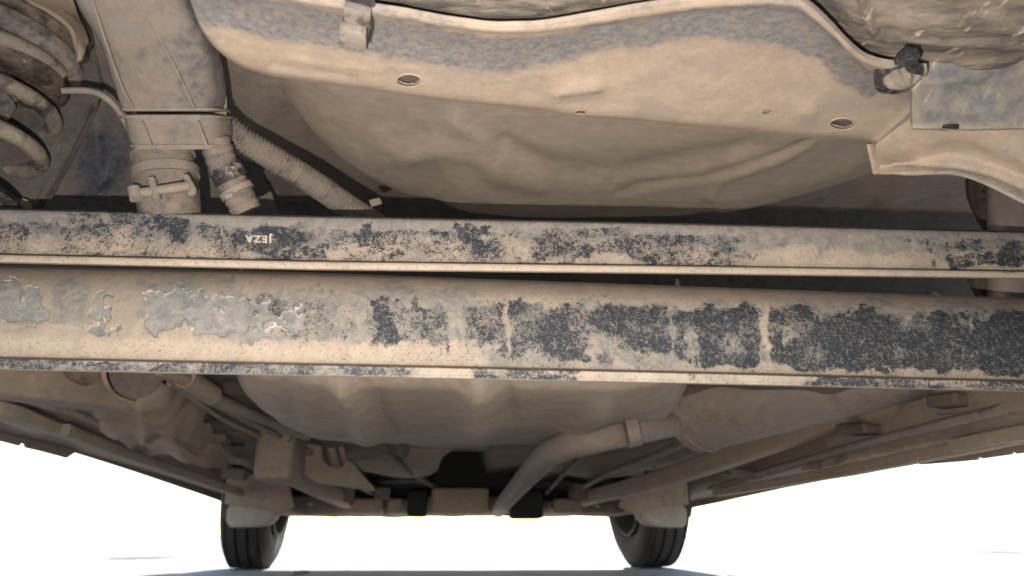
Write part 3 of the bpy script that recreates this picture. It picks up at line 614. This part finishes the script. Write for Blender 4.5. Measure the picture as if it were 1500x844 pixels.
for a, b in (([(196, -20, .446), (232, 52, .481), (262, 110, .508), (285, 160, .534)], 1), ([(132, -10, .448), (158, 70, .485), (178, 125, .513), (195, 158, .533)], 1)):
    tube('rib', [W(*p)-Vector((0, .0002, .0002)) for p in a], .0013, M['filler'], ng, n=30, k=8)
nc = loft('neck_collar', [flat_sec(175, 324, 168, .536, .034, .3), flat_sec(176, 326, 180, .540, .035, .3), flat_sec(182, 327, 205, .552, .035, .3), flat_sec(190, 322, 219, .556, .033, .3)], M['filler'], n=16, label='wide boxy plastic collar below the duct')
def flange(name, pxl, pxr, py, Y, depth, par, grow=.0022, th=.0022):
    c_, u_, v_, s_ = flat_sec(pxl, pxr, py, Y, depth, .3); ax_ = u_.cross(v_).normalized(); k_ = 1+grow/.035
    s2 = [(a*k_, b*k_) for a, b in s_]
    return loft(name, [(c_-ax_*th/2, u_, v_, s2), (c_+ax_*th/2, u_, v_, s2)], M['filler'], par, n=3, straight=True)
flange('guard_rim', 175, 321, 160, .535, .030, ng); flange('collar_rim', 174, 324, 171, .537, .034, nc); flange('collar_rim', 187, 325, 214, .554, .0345, nc)
for p in ([(208, 178, .535), (222, 214, .549)], [(290, 178, .535), (303, 214, .549)]): tube('collar_rib', p, .0012, M['filler'], nc, n=6, k=6)
slab('collar_fin', [(317, 112, .550), (321, 106, .552), (333, 145, .565), (331, 198, .575), (325, 207, .575), (319, 200, .57), (317, 150, .56)], .005, M['filler'], nc, .0008)
neck = tube('filler_neck', [(236, 205, .585), (240, 240, .592), (246, 285, .60), (250, 330, .61)], [.0235, .0245, .0258, .0245], M['hose'], n=40, k=32, dent=.02, label='round rubber tank neck under the collar')
def band(name, c0, c1, Y, r, w, mat, par):
    a, b = W(c0[0], c0[1], Y=Y), W(c1[0], c1[1], Y=Y+.003); d = (b-a).normalized()
    return lathe(name, a, d, [(r, -w/2), (r+.0018, -w/2), (r+.0018, w/2), (r, w/2)], mat, par, 40)
cb = band('hose_clamp', (243, 255), (246, 285), .594, .0255, .008, M['filler'], neck)
band('neck_bead', (239, 228), (243, 255), .590, .0243, .003, M['filler'], neck)
bl = tube('clamp_bolt', [W(199, 284, Y=.562), W(278, 272, Y=.566)], .0042, M['filler'], neck, n=8, k=12, label='dusty bolt of the hose clamp')
tube('bolt_head', [W(196, 276, Y=.561), W(200, 292, Y=.561)], .0052, M['filler'], neck, n=4, k=12)
tube('clamp_ear', [W(222, 262, Y=.563), W(230, 293, Y=.562)], .0032, M['filler'], neck, n=6, k=8)
tube('clamp_ear', [W(272, 258, Y=.566), W(283, 279, Y=.566), W(276, 284, Y=.566)], .0028, M['filler'], neck, n=10, k=8)
vh = tube('breather_hose', [(314, 205, .572), (324, 235, .580), (342, 272, .590), (362, 310, .60)], [.0125, .0125, .0128, .013], M['hose'], n=100, k=20, corr=9, amp=.035, label='short breather hose beside the filler neck')
tube('hose_sleeve', [(329, 244, .580), (340, 264, .586)], .0142, M['clip'], vh, n=12, k=20)
tube('hose_clip', [(344, 276, .589), (349, 284, .591)], .0148, M['filler'], vh, n=6, k=20)
slab('clip_tail', [(329, 284, .575), (340, 282, .575), (342, 288, .577), (330, 293, .577)], .004, M['filler'], vh, .0006)
ch = tube('corrugated_hose', [(318, 170, .60), (350, 200, .612), (400, 232, .635), (450, 262, .66), (500, 296, .69), (560, 335, .72)], [.0105, .0112, .0115, .0118, .012, .012], M['hose'], n=420, k=20, corr=48, amp=.075, label='ribbed corrugated hose running to the right')
slab('hose_bracket', [(540, 293, .655), (556, 289, .655), (560, 298, .657), (544, 303, .657)], .006, M['hose'], ch, .001)
tube('brake_pipe', [(90, 133, .60), (125, 133, .605), (150, 140, .612), (172, 160, .625), (190, 190, .64)], .0030, M['filler'], n=40, k=10, label='thin dusty pipe from spring seat to duct')
# panels behind: inner arch and rail
sheet('wheel_arch_liner', [[(-200, 0, .66), (60, 0, .66), (130, 60, .68), (150, 130, .70)], [(-200, 120, .68), (40, 120, .69), (125, 150, .70), (140, 160, .70)], [(-200, 240, .70), (30, 230, .71), (88, 235, .72), (98, 240, .72)], [(-200, 330, .72), (10, 330, .73), (40, 330, .74), (50, 335, .74)]], 40, 50, M['liner'], .004, rough=.003, rscale=12, label='dark inner wheel arch behind the coil spring')
sheet('inner_side_panel', [[(110, 20, .66), (180, 40, .68), (330, 60, .72)], [(118, 100, .70), (200, 120, .72), (350, 120, .76)], [(100, 200, .76), (210, 200, .78), (360, 200, .80)], [(60, 275, .80), (220, 280, .83), (400, 290, .84)], [(30, 345, .84), (220, 345, .86), (420, 345, .87)]], 50, 70, M['panel_in'], .004, rough=.005, rscale=11,
      bumps=[([(200, 200), (180, 240), (120, 290)], 7, .008), ([(140, 190), (150, 300)], 9, .006)], attr_fn=lambda px, py, G: dict(grey=.7*np.exp(-(((px-150)/30)**2+((py-240)/60)**2))))
sheet('strut_bracket', [[(28, -10, .60), (70, -10, .61), (104, -10, .62)], [(100, 35, .61), (110, 33, .62), (118, 28, .63)], [(112, 70, .615), (122, 70, .62), (130, 60, .63)], [(113, 90, .618), (118, 88, .62), (128, 70, .63)]], 20, 20, M['brown'], .004, rough=.002, rscale=30, label='rusty brown bracket beside the spring top')
# ------------------------------------------------------------------ coil spring
sc0 = W(-30, 148, Y=.66); ax = Vector((.05, .10, 1)).normalized(); ea = ax.orthogonal().normalized(); eb = ax.cross(ea)
R0 = .064; pitch = .045
cs_pts = []
n_t = 2.9; zz0 = -.088
for i in range(int(n_t*32)+1):
    t = i/32*2*math.pi; h = zz0+pitch*(i/32); cs_pts.append(sc0+(ea*math.cos(t)+eb*math.sin(t))*R0+ax*h)
cs = tube('coil_spring', cs_pts, .0078, M['spring'], n=300, k=14, label='dusty coil spring at the left edge')
def dish(name, h, prof, mat, par, wob=.02, label=None): return lathe(name, sc0+ax*h*1.13, ax, prof, mat, par, 72, label=label, wob=wob, SC=1.13)
dish('spring_seat', .022, [(.020, 0), (.040, -.003), (.056, .000), (.060, .004), (.061, .010), (.060, .016), (.050, .020), (.02, .022)], M['seat'], cs, label='brown muddy lower seat ring')
dish('spring_seat', .042, [(.03, 0), (.060, -.001), (.067, .002), (.0685, .007), (.067, .013), (.064, .015), (.03, .016)], M['seatgrey'], cs, label='grey seat ring in the middle')
dish('seat_dome', .062, [(.03, -.002), (.062, -.002), (.069, .003), (.070, .012), (.071, .020), (.068, .030), (.062, .040), (.05, .05), (.03, .055)], M['seat'], cs, wob=.03)
dish('bump_stop', -.03, [(.0, 0), (.016, 0), (.020, .004), (.022, .012), (.019, .018), (.024, .024), (.026, .034), (.022, .040), (.028, .05), (.03, .06)], M['seatgrey'], cs)
dish('lower_seat', -.100, [(0, -.02), (.05, -.018), (.062, -.008), (.066, 0), (.062, .006), (.05, .004), (.03, .012), (.0, .014)], M['clip'], cs)
# ------------------------------------------------------------------ damper at right
da = W(1486, 300, Y=.68); db = W(1486, 440, Y=.68)
dm_ = tube('shock_absorber', [da+(da-db)*.9, da, db, db+(db-da)*.6], .0245, M['steel'], n=30, k=36, straight=True, label='bare shiny steel damper tube at the right edge')
lathe('dust_boot', W(1468, 288, Y=.76), (0, .1, 1), [(.0, -.06), (.020, -.058), (.028, -.04), (.033, -.015), (.035, .01), (.032, .03), (.024, .05), (.0, .055)], M['boot'], dm_, 40)
slab('damper_bracket', [(1425, 405, .69), (1448, 405, .69), (1448, 440, .69), (1440, 438, .69)], .01, M['boot'], dm_, .001)

# ------------------------------------------------------------------ fuel tank, exhaust
tz = .285
def tsec(Y, hw, zb, h, xc=0): # tank section: flat bottom, rounded corners
    s = rrect(hw, h/2, min(.10, h*.45), 6); return (Vector((xc, Y, zb+h/2)), Vector((1, 0, 0)), Vector((0, 0, 1)), s)
tl = W(480, 650, z=tz); trr = W(955, 652, z=tz); n_l = W(358, 560, Y=.92); n_r = W(985, 562, Y=.92)
print('tank', tl, trr, n_l, n_r)
xc1 = (tl.x+trr.x)/2
tank = loft('fuel_tank', [tsec(.915, .24, tz+.04, .05, .005), tsec(.94, .27, tz+.022, .08, .005), tsec(.98, .28, tz+.014, .10, .008), tsec(1.15, .305, tz+.014, .12, .01), tsec(tl.y-.08, .335, tz+.014, .12, xc1), tsec(tl.y-.01, .33, tz+.025, .12, xc1), tsec(tl.y+.03, .29, tz+.05, .10, xc1)], M['tank'], n=70, label='large smooth dust-brown fuel tank below the beams')
trow = []
for y_, hw_, up in ((.90, .27, .05), (.93, .285, .010), (.98, .30, 0), (1.15, .345, -.001), (tl.y-.1, .375, 0), (tl.y-.02, .372, .006), (tl.y+.02, .355, .035), (tl.y+.03, .34, .09)):
    trow.append([Vector((-.004+(xc1-.032)*(y_-.8)/(tl.y-.8)+hw_*a, y_, tz+up+b)) for a, b in ((-1.03, .09), (-1.0, .05), (-.93, .018), (-.75, .003), (-.4, 0), (0, 0), (.4, 0), (.75, .003), (.93, .018), (1.0, .05), (1.03, .09))])
sheet('tank_underside', trow, 120, 160, M['tank'], .004, parent=tank, bumps=[([(500, 560), (528, 600), (538, 632)], 16, -.018), ([(556, 575), (574, 628)], 7, .005), ([(700, 540), (706, 612)], 24, -.020), ([(745, 545), (752, 610)], 8, .006), ([(880, 600), (852, 622), (842, 636)], 18, -.017), ([(420, 560), (440, 620)], 14, .004)], rough=.002, rscale=7)
ex = tube('exhaust_pipe', [(1090, 590, 1.42), (1010, 614, 1.38), (940, 629, 1.27), (870, 643, 1.25), (815, 659, 1.36), (785, 684, 1.6), (756, 716, 2.1), (730, 747, 2.7)], [.024, .024, .024, .024, .025, .026, .026, .026], M['exhaust'], n=80, k=24, dent=.02, label='exhaust pipe bending forward from the silencer')
band('pipe_clamp', (925, 631), (900, 636), 1.21, .025, .02, M['exhaust'], ex)
mA, mB = W(1018, 596, Y=1.40), W(1462, 468, Y=1.03)
md = (mB-mA).normalized(); mu = Vector((0, 0, 1)); mu = (mu-md*mu.dot(md)).normalized(); mv_ = md.cross(mu)
def msec(t, a, b): 
    th = [2*math.pi*i/36 for i in range(36)]; return (mA+(mB-mA)*t, mu, mv_, [(a*math.cos(x), b*math.sin(x)) for x in th])
sil = loft('silencer', [msec(-.045, .03, .03), msec(-.035, .07, .09), msec(-.02, .082, .108), msec(.0, .085, .112), msec(.3, .086, .114), msec(.7, .086, .114), msec(.86, .085, .112), msec(.90, .078, .104), msec(.93, .04, .05)], M['exhaust'], n=80, label='large dusty oval exhaust silencer at lower right')
for t in (.01, .80): tube('end_seam', [mA+(mB-mA)*t+mu*(.0865*math.cos(x))+mv_*(.1145*math.sin(x)) for x in [2*math.pi*i/40 for i in range(41)]], .0025, M['exhaust'], sil, n=80, k=6, cap=False)

# ------------------------------------------------------------------ forward floor, rails, sills
def zfloor(x, y):
    """height of the main floor"""
    z = .335-.012*(y-1)/2
    z += .11*sm((.14-abs(x+.01))/.05)*(1 if y > 1.3 else 0)            # tunnel
    return z
nx, ny = 150, 170
xs_ = np.linspace(-.74, .74, nx); ys_ = np.linspace(.98, 3.0, ny); GX, GY = np.meshgrid(xs_, ys_)
Z = .338-.016*(GY-1)
Z += .10*sm((.125-abs(GX+.03))/.045)*sm((GY-1.35)/.15)
for xr, w, a in ((-.33, .03, -.012), (.30, .03, -.012), (-.60, .035, -.016), (.60, .035, -.016), (-.22, .02, .008), (.2, .02, .008)): Z += a*np.exp(-((GX-xr)/w)**2)
for yr, w, a in ((1.25, .05, .015), (1.62, .035, -.014), (1.98, .03, .012), (2.3, .04, -.012), (2.15, .03, .01)): Z += a*np.exp(-((GY-yr)/w)**2)*(abs(GX+.03) > .14)
Z += .012*vnoise(GX*4, GY*3, GX*0, 2)+.005*vnoise(GX*13, GY*10, GX*0, 8)
Zt = Z+.004; V = np.concatenate([np.stack([GX, GY, Z], -1).reshape(-1, 3), np.stack([GX, GY, Zt], -1).reshape(-1, 3)])
idx = np.arange(nx*ny).reshape(ny, nx); q = np.stack([idx[:-1, :-1], idx[1:, :-1], idx[1:, 1:], idx[:-1, 1:]], -1).reshape(-1, 4)
rim = [int(a) for a in list(idx[0, :])+list(idx[1:, -1])+list(idx[-1, -2::-1])+list(idx[-2:0:-1, 0])]
fcs = q.tolist()+(q[:, ::-1]+nx*ny).tolist()+[[a, b, b+nx*ny, a+nx*ny] for a, b in zip(rim, rim[1:]+rim[:1])]
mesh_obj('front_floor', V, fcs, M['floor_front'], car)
# kick-up panel joining rear and front floors
sheet('kick_up_panel', [[Vector((x, .93, .62)) for x in (-.8, -.3, .3, .8)], [Vector((x, 1.0, .5)) for x in (-.8, -.3, .3, .8)], [Vector((x, 1.02, .4)) for x in (-.8, -.3, .3, .8)], [Vector((x, 1.05, .325)) for x in (-.8, -.3, .3, .8)]], 30, 60, M['liner'], .004, rough=.008, rscale=6)  # dark material stands in for the beam's shadow in the gap
def sill(sgn, pts, name_label):
    X = .80*sgn
    P = [W(px, py, X=X) for px, py in pts]
    P = sorted(P, key=lambda p: p.y)
    # pinch-weld flange with notches
    top = [Vector((X, P[-1].y, P[-1].z+.05)), Vector((X, P[0].y, P[0].z+.05))]
    root_ = loft('sill', [(Vector((X-sgn*.06, y, z+.055)), Vector((1, 0, 0)), Vector((0, 0, 1)), [(a*sgn, b) for a, b in ((.10, .05), (.09, -.01), (.068, -.032), (.058, -.036), (.03, -.028), (.012, -.018), (.0, .0), (-.004, .05))]) for y, z in ((P[0].y-.35, P[0].z+.005), (P[0].y, P[0].z), (P[len(P)//2].y, P[len(P)//2].z), (P[-1].y, P[-1].z+.004))], M['brown'], n=40, straight=True, label=name_label)
    V = []; 
    for off in (-.002, .002):
        V += [p+Vector((off, 0, 0)) for p in P]+[Vector((X+off, p.y, max(p.z+.02, .30-.02*(p.y-1)))) for p in P]
    k = len(P); fs = []
    for i in range(k-1):
        fs += [(i, i+1, k+i+1, k+i), (2*k+i, 3*k+i, 3*k+i+1, 2*k+i+1), (i, 2*k+i, 2*k+i+1, i+1), (k+i, k+i+1, 3*k+i+1, 3*k+i)]
    fs += [(0, k, 3*k, 2*k), (k-1, 3*k-1, 4*k-1, 2*k-1)]
    mesh_obj('pinch_weld', V, fs, M['brown'], root_, smooth=False)
    return root_
sl = sill(-1, [(-120, 626), (-40, 640), (0, 646), (27, 653), (30, 649), (35, 650), (38, 656), (60, 661), (97, 671), (104, 666), (109, 663), (160, 679), (200, 692), (250, 709), (300, 726), (325, 735), (350, 741)], 'left sill with a notched flange against the bright ground')
sr = sill(1, [(1700, 640), (1600, 652), (1520, 661), (1490, 665), (1486, 660), (1482, 666), (1440, 672), (1436, 668), (1432, 674), (1400, 677), (1350, 681), (1342, 678), (1250, 696), (1150, 715), (1085, 729), (1050, 737), (1010, 745)], 'right sill with a notched flange against the bright ground')
# chassis rails
def YR(x, Y): return min(Y, .74*1083/max(1, x-670)) if x > 900 else Y
def rail(name, pts, hw, hh, mat, label=None, par=car, twist=0):
    P = [W(p[0], p[1], Y=YR(p[0], p[2])) for p in pts]; secs = []
    for i, p in enumerate(P):
        secs.append((p, Vector((1, 0, 0)), Vector((0, 0, 1)), rrect(hw, hh, min(hw, hh)*.35, 3)))
    return loft(name, secs, mat, par, n=40, label=label, straight=False, rough=.05)
rail('chassis_rail', [(395, 680, 1.8), (432, 698, 2.0), (480, 722, 2.35), (520, 738, 2.75), (545, 748, 2.95)], .022, .022, M['dust'], 'left front chassis rail running to the front subframe')
rail('chassis_rail', [(1310, 578, 1.27), (1150, 640, 1.50), (1000, 692, 1.85), (920, 715, 2.15), (860, 730, 2.55), (830, 742, 2.95)], .020, .022, M['dust'], 'right front chassis rail running to the front subframe')
rail('floor_rail', [(90, 630, 1.3), (180, 664, 1.55), (300, 706, 2.05), (350, 722, 2.35)], .014, .010, M['dust'], 'thin ridge rail inboard of the left sill')
rail('floor_rail', [(1490, 640, 1.0), (1350, 668, 1.2), (1200, 697, 1.52), (1050, 722, 2.1)], .012, .010, M['dust'], 'thin ridge rail inboard of the right sill')
rail('floor_brace', [(-60, 590, 1.05), (0, 602, 1.10), (70, 628, 1.25)], .02, .010, M['dust_light'])
rail('floor_brace', [(1560, 628, 1.12), (1500, 636, 1.18), (1410, 653, 1.3)], .02, .010, M['dust_light'])
def press(sgn, label):
    m = (lambda x: x) if sgn < 0 else (lambda x: 1515-x)
    J = [[(m(90), 560, 1.16), (m(160), 556, 1.13), (m(235), 560, 1.16), (m(300), 585, 1.34)], [(m(100), 590, 1.26), (m(180), 597, 1.20), (m(245), 603, 1.24), (m(310), 622, 1.5)],
         [(m(150), 625, 1.42), (m(205), 635, 1.34), (m(260), 650, 1.38), (m(325), 658, 1.75)], [(m(200), 660, 1.66), (m(250), 668, 1.58), (m(290), 682, 1.62), (m(345), 690, 2.1)]]
    J = [[(x, y, YR(x, Y)) for x, y, Y in row] for row in J]
    sheet('floor_pressing', J, 60, 80, M['dust'], .004, rough=.014, rscale=9, bumps=[([(m(225), 645), (m(275), 655), (m(290), 662)], 5, -.012), ([(m(150), 600), (m(190), 640)], 12, .012), ([(m(205), 585), (m(215), 640)], 8, .008)], label=label)
press(-1, 'pale lumpy floor pressing at lower left')
press(1, 'pale lumpy floor pressing at lower right')
# trailing arm pivots, lines at lower left
rail('trailing_arm', [(-160, 520, .95), (0, 548, 1.0), (80, 560, 1.06), (150, 572, 1.15)], .04, .03, M['brown'], 'trailing arm leading forward at the left edge')
rail('trailing_arm', [(1680, 560, .95), (1540, 575, 1.0), (1460, 578, 1.06), (1400, 582, 1.15)], .04, .03, M['brown'], 'trailing arm leading forward at the right edge')
tube('arm_bushing', [(118, 530, 1.0), (135, 540, 1.02)], .026, M['rust'], n=8, k=28, label='rusty round bushing at lower left')
tube('guard_hoop', [(150, 530, .98), (155, 560, 1.0), (170, 580, 1.04), (195, 590, 1.08)], .003, M['dust'], n=30, k=10, label='thin curved pale hoop round the bushing')
lathe('splash_disc', W(200, 550, Y=1.10), (.25, -1, .1), [(0, 0), (.034, .002), (.038, .008), (.034, .012), (0, .012)], M['darkbrown'], car, 36)
tube('fuel_line', [(235, 540, 1.0), (290, 565, 1.1), (330, 590, 1.25), (400, 620, 1.5), (450, 640, 1.7)], .010, M['brown'], n=40, k=12, label='thicker line beside the tank')
tube('line_sleeve', [(270, 552, 1.06), (310, 578, 1.16)], .016, M['dust'], n=12, k=14)
tube('brake_line', [(250, 560, 1.1), (330, 600, 1.35), (410, 640, 1.7)], .006, M['brown'], n=40, k=10)
tube('brake_line', [(240, 550, 1.05), (320, 610, 1.4), (380, 640, 1.65)], .005, M['brown'], n=40, k=10)
# brackets and subframe far forward
boxw('mount_box', W(412, 668, Y=1.8), (.085, .16, .12), M['brown'], rot=(0, 0, 0), bev=.02, label='boxy pale bracket left of centre')
hk = slab('hook_bracket', [(436, 645, 1.95), (470, 645, 1.95), (472, 672, 1.95), (482, 683, 1.95), (502, 684, 1.95), (505, 673, 1.95), (515, 676, 1.95), (552, 720, 1.95), (500, 712, 1.95), (465, 708, 1.95), (438, 692, 1.95)], .05, M['brown'], car, .005, label='hooked bracket plate under the tank edge')
tube('hook_pipe', [(483, 640, 2.0), (487, 665, 2.0), (495, 690, 2.05)], .012, M['dust'], hk, n=12, k=10)
tube('hook_pipe', [(497, 640, 2.0), (502, 665, 2.0), (512, 690, 2.05)], .008, M['dust'], hk, n=12, k=10)
sheet('bulkhead_shield', [[(515, 640, 2.1), (580, 645, 2.15), (640, 650, 2.2), (668, 655, 2.2)], [(520, 670, 2.2), (580, 678, 2.2), (630, 675, 2.25), (650, 668, 2.25)], [(530, 690, 2.3), (585, 700, 2.35), (620, 698, 2.35), (640, 690, 2.35)]], 24, 40, M['brown'], .004, rough=.006, rscale=10)
sheet('heat_shield', [[(790, 645, 2.0), (860, 650, 2.05), (960, 640, 2.0)], [(790, 672, 2.15), (860, 682, 2.15), (960, 676, 2.1)], [(800, 690, 2.3), (860, 700, 2.3), (950, 695, 2.3)]], 24, 40, M['darkbrown'], .004, rough=.006, rscale=10)
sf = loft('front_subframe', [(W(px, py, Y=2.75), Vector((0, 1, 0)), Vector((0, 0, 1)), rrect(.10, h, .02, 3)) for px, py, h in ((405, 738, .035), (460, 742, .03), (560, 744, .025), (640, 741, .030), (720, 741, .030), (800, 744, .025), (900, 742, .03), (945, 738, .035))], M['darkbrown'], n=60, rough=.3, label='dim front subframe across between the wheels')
boxw('subframe_pad', W(674, 735, Y=2.6), (.19, .12, .085), M['dust'], sf, bev=.015)
boxw('rubber_mount', W(612, 738, Y=2.58), (.065, .1, .085), M['black'], sf, bev=.015)
boxw('rubber_mount', W(770, 740, Y=2.58), (.11, .1, .09), M['black'], sf, bev=.015)
boxw('gearbox_pan', W(690, 690, Y=2.85), (.30, .30, .16), M['black'], bev=.03)
for px, w_ in ((540, .10), (830, .10), (580, .05)): boxw('subframe_pad', W(px, 742, Y=2.62), (w_, .08, .05), M['brown'], sf, bev=.012)
tube('steering_rack', [(430, 740, 2.85), (560, 748, 2.85), (780, 748, 2.85), (920, 738, 2.85)], .018, M['black'], n=30, k=12)

# ------------------------------------------------------------------ wheels
def make_wheel(loc, rotz, label, camber=0):
    w = empty('wheel', loc-ROOTLOC, label, None); w.parent = car
    Rr = .30; hw = .073; prof = []
    pts = [(.19, -hw*.80), (.215, -hw*.98), (.245, -hw*1.06), (.275, -hw*.98), (.290, -hw*.86), (.2975, -hw*.74)]
    gro = (-.052, -.018, .018, .052)
    tr_ = [(.2985, -hw*.70)]
    for gx in gro: tr_ += [(.3, gx-.005), (.292, gx-.003), (.292, gx+.003), (.3, gx+.005)]
    tr_ += [(.2985, hw*.70)]
    pts = pts+tr_+[(r, -h) for r, h in reversed(pts)]
    k = 72; V = []; n = len(pts)
    for j in range(k):
        t = 2*math.pi*j/k
        for r, h in pts: V.append((h, r*math.cos(t), r*math.sin(t)))
    faces = []
    for j in range(k):
        for i in range(n): faces.append((j*n+i, j*n+(i+1) % n, ((j+1) % k)*n+(i+1) % n, ((j+1) % k)*n+i))
    ty = mesh_obj('tyre', np.array(V)+np.array(ROOTLOC), faces, M['tyre'], w)
    pr = [(.193, -.075), (.185, -.07), (.178, -.05), (.175, 0), (.178, .05), (.185, .07), (.193, .075), (.186, .078), (.172, .05), (.165, 0), (.12, .03), (.05, .045), (.0, .045), (.0, .03), (.1, .01), (.16, -.01), (.172, -.05), (.186, -.078)]
    V = []; n = len(pr); k = 48
    for j in range(k):
        t = 2*math.pi*j/k
        for r, h in pr: V.append((h, r*math.cos(t), r*math.sin(t)))
    faces = []
    for j in range(k):
        for i in range(n): faces.append((j*n+i, j*n+(i+1) % n, ((j+1) % k)*n+(i+1) % n, ((j+1) % k)*n+i))
    mesh_obj('rim', np.array(V)+np.array(ROOTLOC), faces, M['rim'], w)
    w.rotation_euler = (0, camber, rotz)
    return w
WY = 2.72
make_wheel(Vector((-.682, WY, .300)), math.radians(4), 'left front wheel standing on bright ground', math.radians(2.5))
make_wheel(Vector((.664, WY, .300)), math.radians(4), 'right front wheel standing on bright ground', math.radians(-2.5))
make_wheel(Vector((-.73, .42, .300)), 0, 'left rear wheel beside the camera')
make_wheel(Vector((.73, .42, .300)), 0, 'right rear wheel beside the camera')
# splash guards behind the front wheels
def guard(sgn, label):
    m = (lambda x: x) if sgn < 0 else (lambda x: 1338-x)
    g_ = slab('splash_guard', [(m(x), y, 2.38) for x, y in ((331, 746), (338, 738), (374, 740), (402, 750), (399, 760), (388, 769), (370, 772), (336, 773), (330, 764))], .09, M['mudguard'], car, .012, label=label)
    slab('arch_panel', [(m(x), y, 2.36) for x, y in ((328, 738), (332, 690), (420, 700), (430, 742), (404, 756), (396, 748), (372, 743), (340, 741))], .03, M['brown'], g_, .006)
    slab('guard_fold', [(m(x), y, 2.41) for x, y in ((322, 745), (330, 730), (343, 734), (345, 752), (336, 765), (324, 757))], .05, M['boot'], g_, .010)
guard(-1, 'pale splash guard over the left front tyre')
guard(1, 'pale splash guard over the right front tyre')
# front backing sheet, bumper and unseen body above
sheet('front_backing_sheet', [[W(x, y, Y=Y) for x in (380, 480, 600, 740, 860, 960)] for y, Y in ((600, 3.02), (650, 3.01), (700, 3.0), (735, 2.98), (752, 2.93), (748, 2.88))], 40, 80, M['black'], .01, rough=.01, rscale=5)  # added black sheet that shuts out the bright background between front parts
boxw('front_bumper', Vector((0, 3.02, .42)), (1.5, .08, .30), M['paint'], bev=.04, label='dark front bumper seen edge-on')
def body():  # unseen hull, added and shaped to keep sun and sky off the underside
    secs = []
    for y, hw, zb, zt in ((-.46, .70, .34, .70), (-.40, .78, .33, .95), (-.05, .82, .40, 1.2), (.1, .83, .47, 1.3), (.5, .84, .62, 1.42), (.98, .86, .62, 1.48), (1.04, .86, .37, 1.48), (1.8, .86, .345, 1.46), (2.3, .86, .345, 1.15), (2.7, .85, .64, .98), (2.92, .80, .42, .88), (3.06, .70, .42, .72)):
        h = (zt-zb)/2; secs.append((Vector((0, y, zb+h)), Vector((1, 0, 0)), Vector((0, 0, 1)), rrect(hw, h, min(.15, h*.8), 5)))
    loft('body', secs, M['paint'], n=60, straight=True)
body()

# bolts and rubber grommets scattered on the far floor and subframe
for px, py, Y in ((455, 735, 2.6), (520, 744, 2.6), (585, 741, 2.6), (735, 742, 2.6), (805, 742, 2.6), (875, 738, 2.6)):
    lathe('subframe_bolt', W(px, py, Y=Y), (0, -.5, -1), [(.012, -.01), (.012, .008), (.008, .011), (0, .011)], M['rust'], sf, 6)
for px, py, Y in ((300, 612, 1.28), (345, 650, 1.6), (1180, 672, 1.42), (1085, 690, 1.7), (250, 690, 1.75), (900, 690, 1.95)):
    p = W(px, py, z=.318); lathe('floor_grommet', p, (0, 0, -1), [(.02, 0), (.021, .006), (.016, .008), (0, .006)], M['boot'], car, 20)

# more pipes, clips and stiffeners on the far underside
for k_, (pts, rr_, mm) in enumerate((([(1020, 640, 1.45), (960, 668, 1.7), (900, 690, 2.0), (850, 716, 2.5)], .007, 'brown'), ([(1470, 600, .95), (1380, 622, 1.08), (1250, 655, 1.35), (1120, 692, 1.75), (1040, 716, 2.2)], .008, 'exhaust'),
        ([(20, 580, 1.1), (90, 600, 1.2), (150, 622, 1.33), (240, 668, 1.7)], .007, 'brown'), ([(420, 640, 1.7), (455, 664, 1.95), (505, 700, 2.3), (560, 730, 2.7)], .008, 'exhaust'), ([(560, 655, 2.0), (600, 690, 2.3), (640, 715, 2.6)], .009, 'rubber'), ([(860, 660, 1.8), (830, 690, 2.2), (800, 722, 2.6)], .007, 'rubber'))):
    tube('underbody_line', pts, rr_, M[mm], n=40, k=10)
for px, py, Y, w_, h_, d_ in ((150, 600, 1.2, .05, .018, .06), (310, 650, 1.65, .07, .02, .10), (345, 700, 2.1, .06, .03, .12), (1400, 600, 1.05, .05, .02, .06), (1270, 640, 1.3, .07, .018, .08), (1080, 700, 1.85, .09, .02, .10), (960, 705, 2.1, .05, .03, .06), (505, 728, 2.5, .06, .05, .06), (560, 728, 2.55, .05, .04, .05), (850, 725, 2.5, .06, .05, .07)):
    boxw('underbody_bracket', W(px, py, Y=Y)+Vector((0, 0, .012)), (w_, d_, h_), M['floor_front'], rot=(.1, .08, .15), bev=.006)
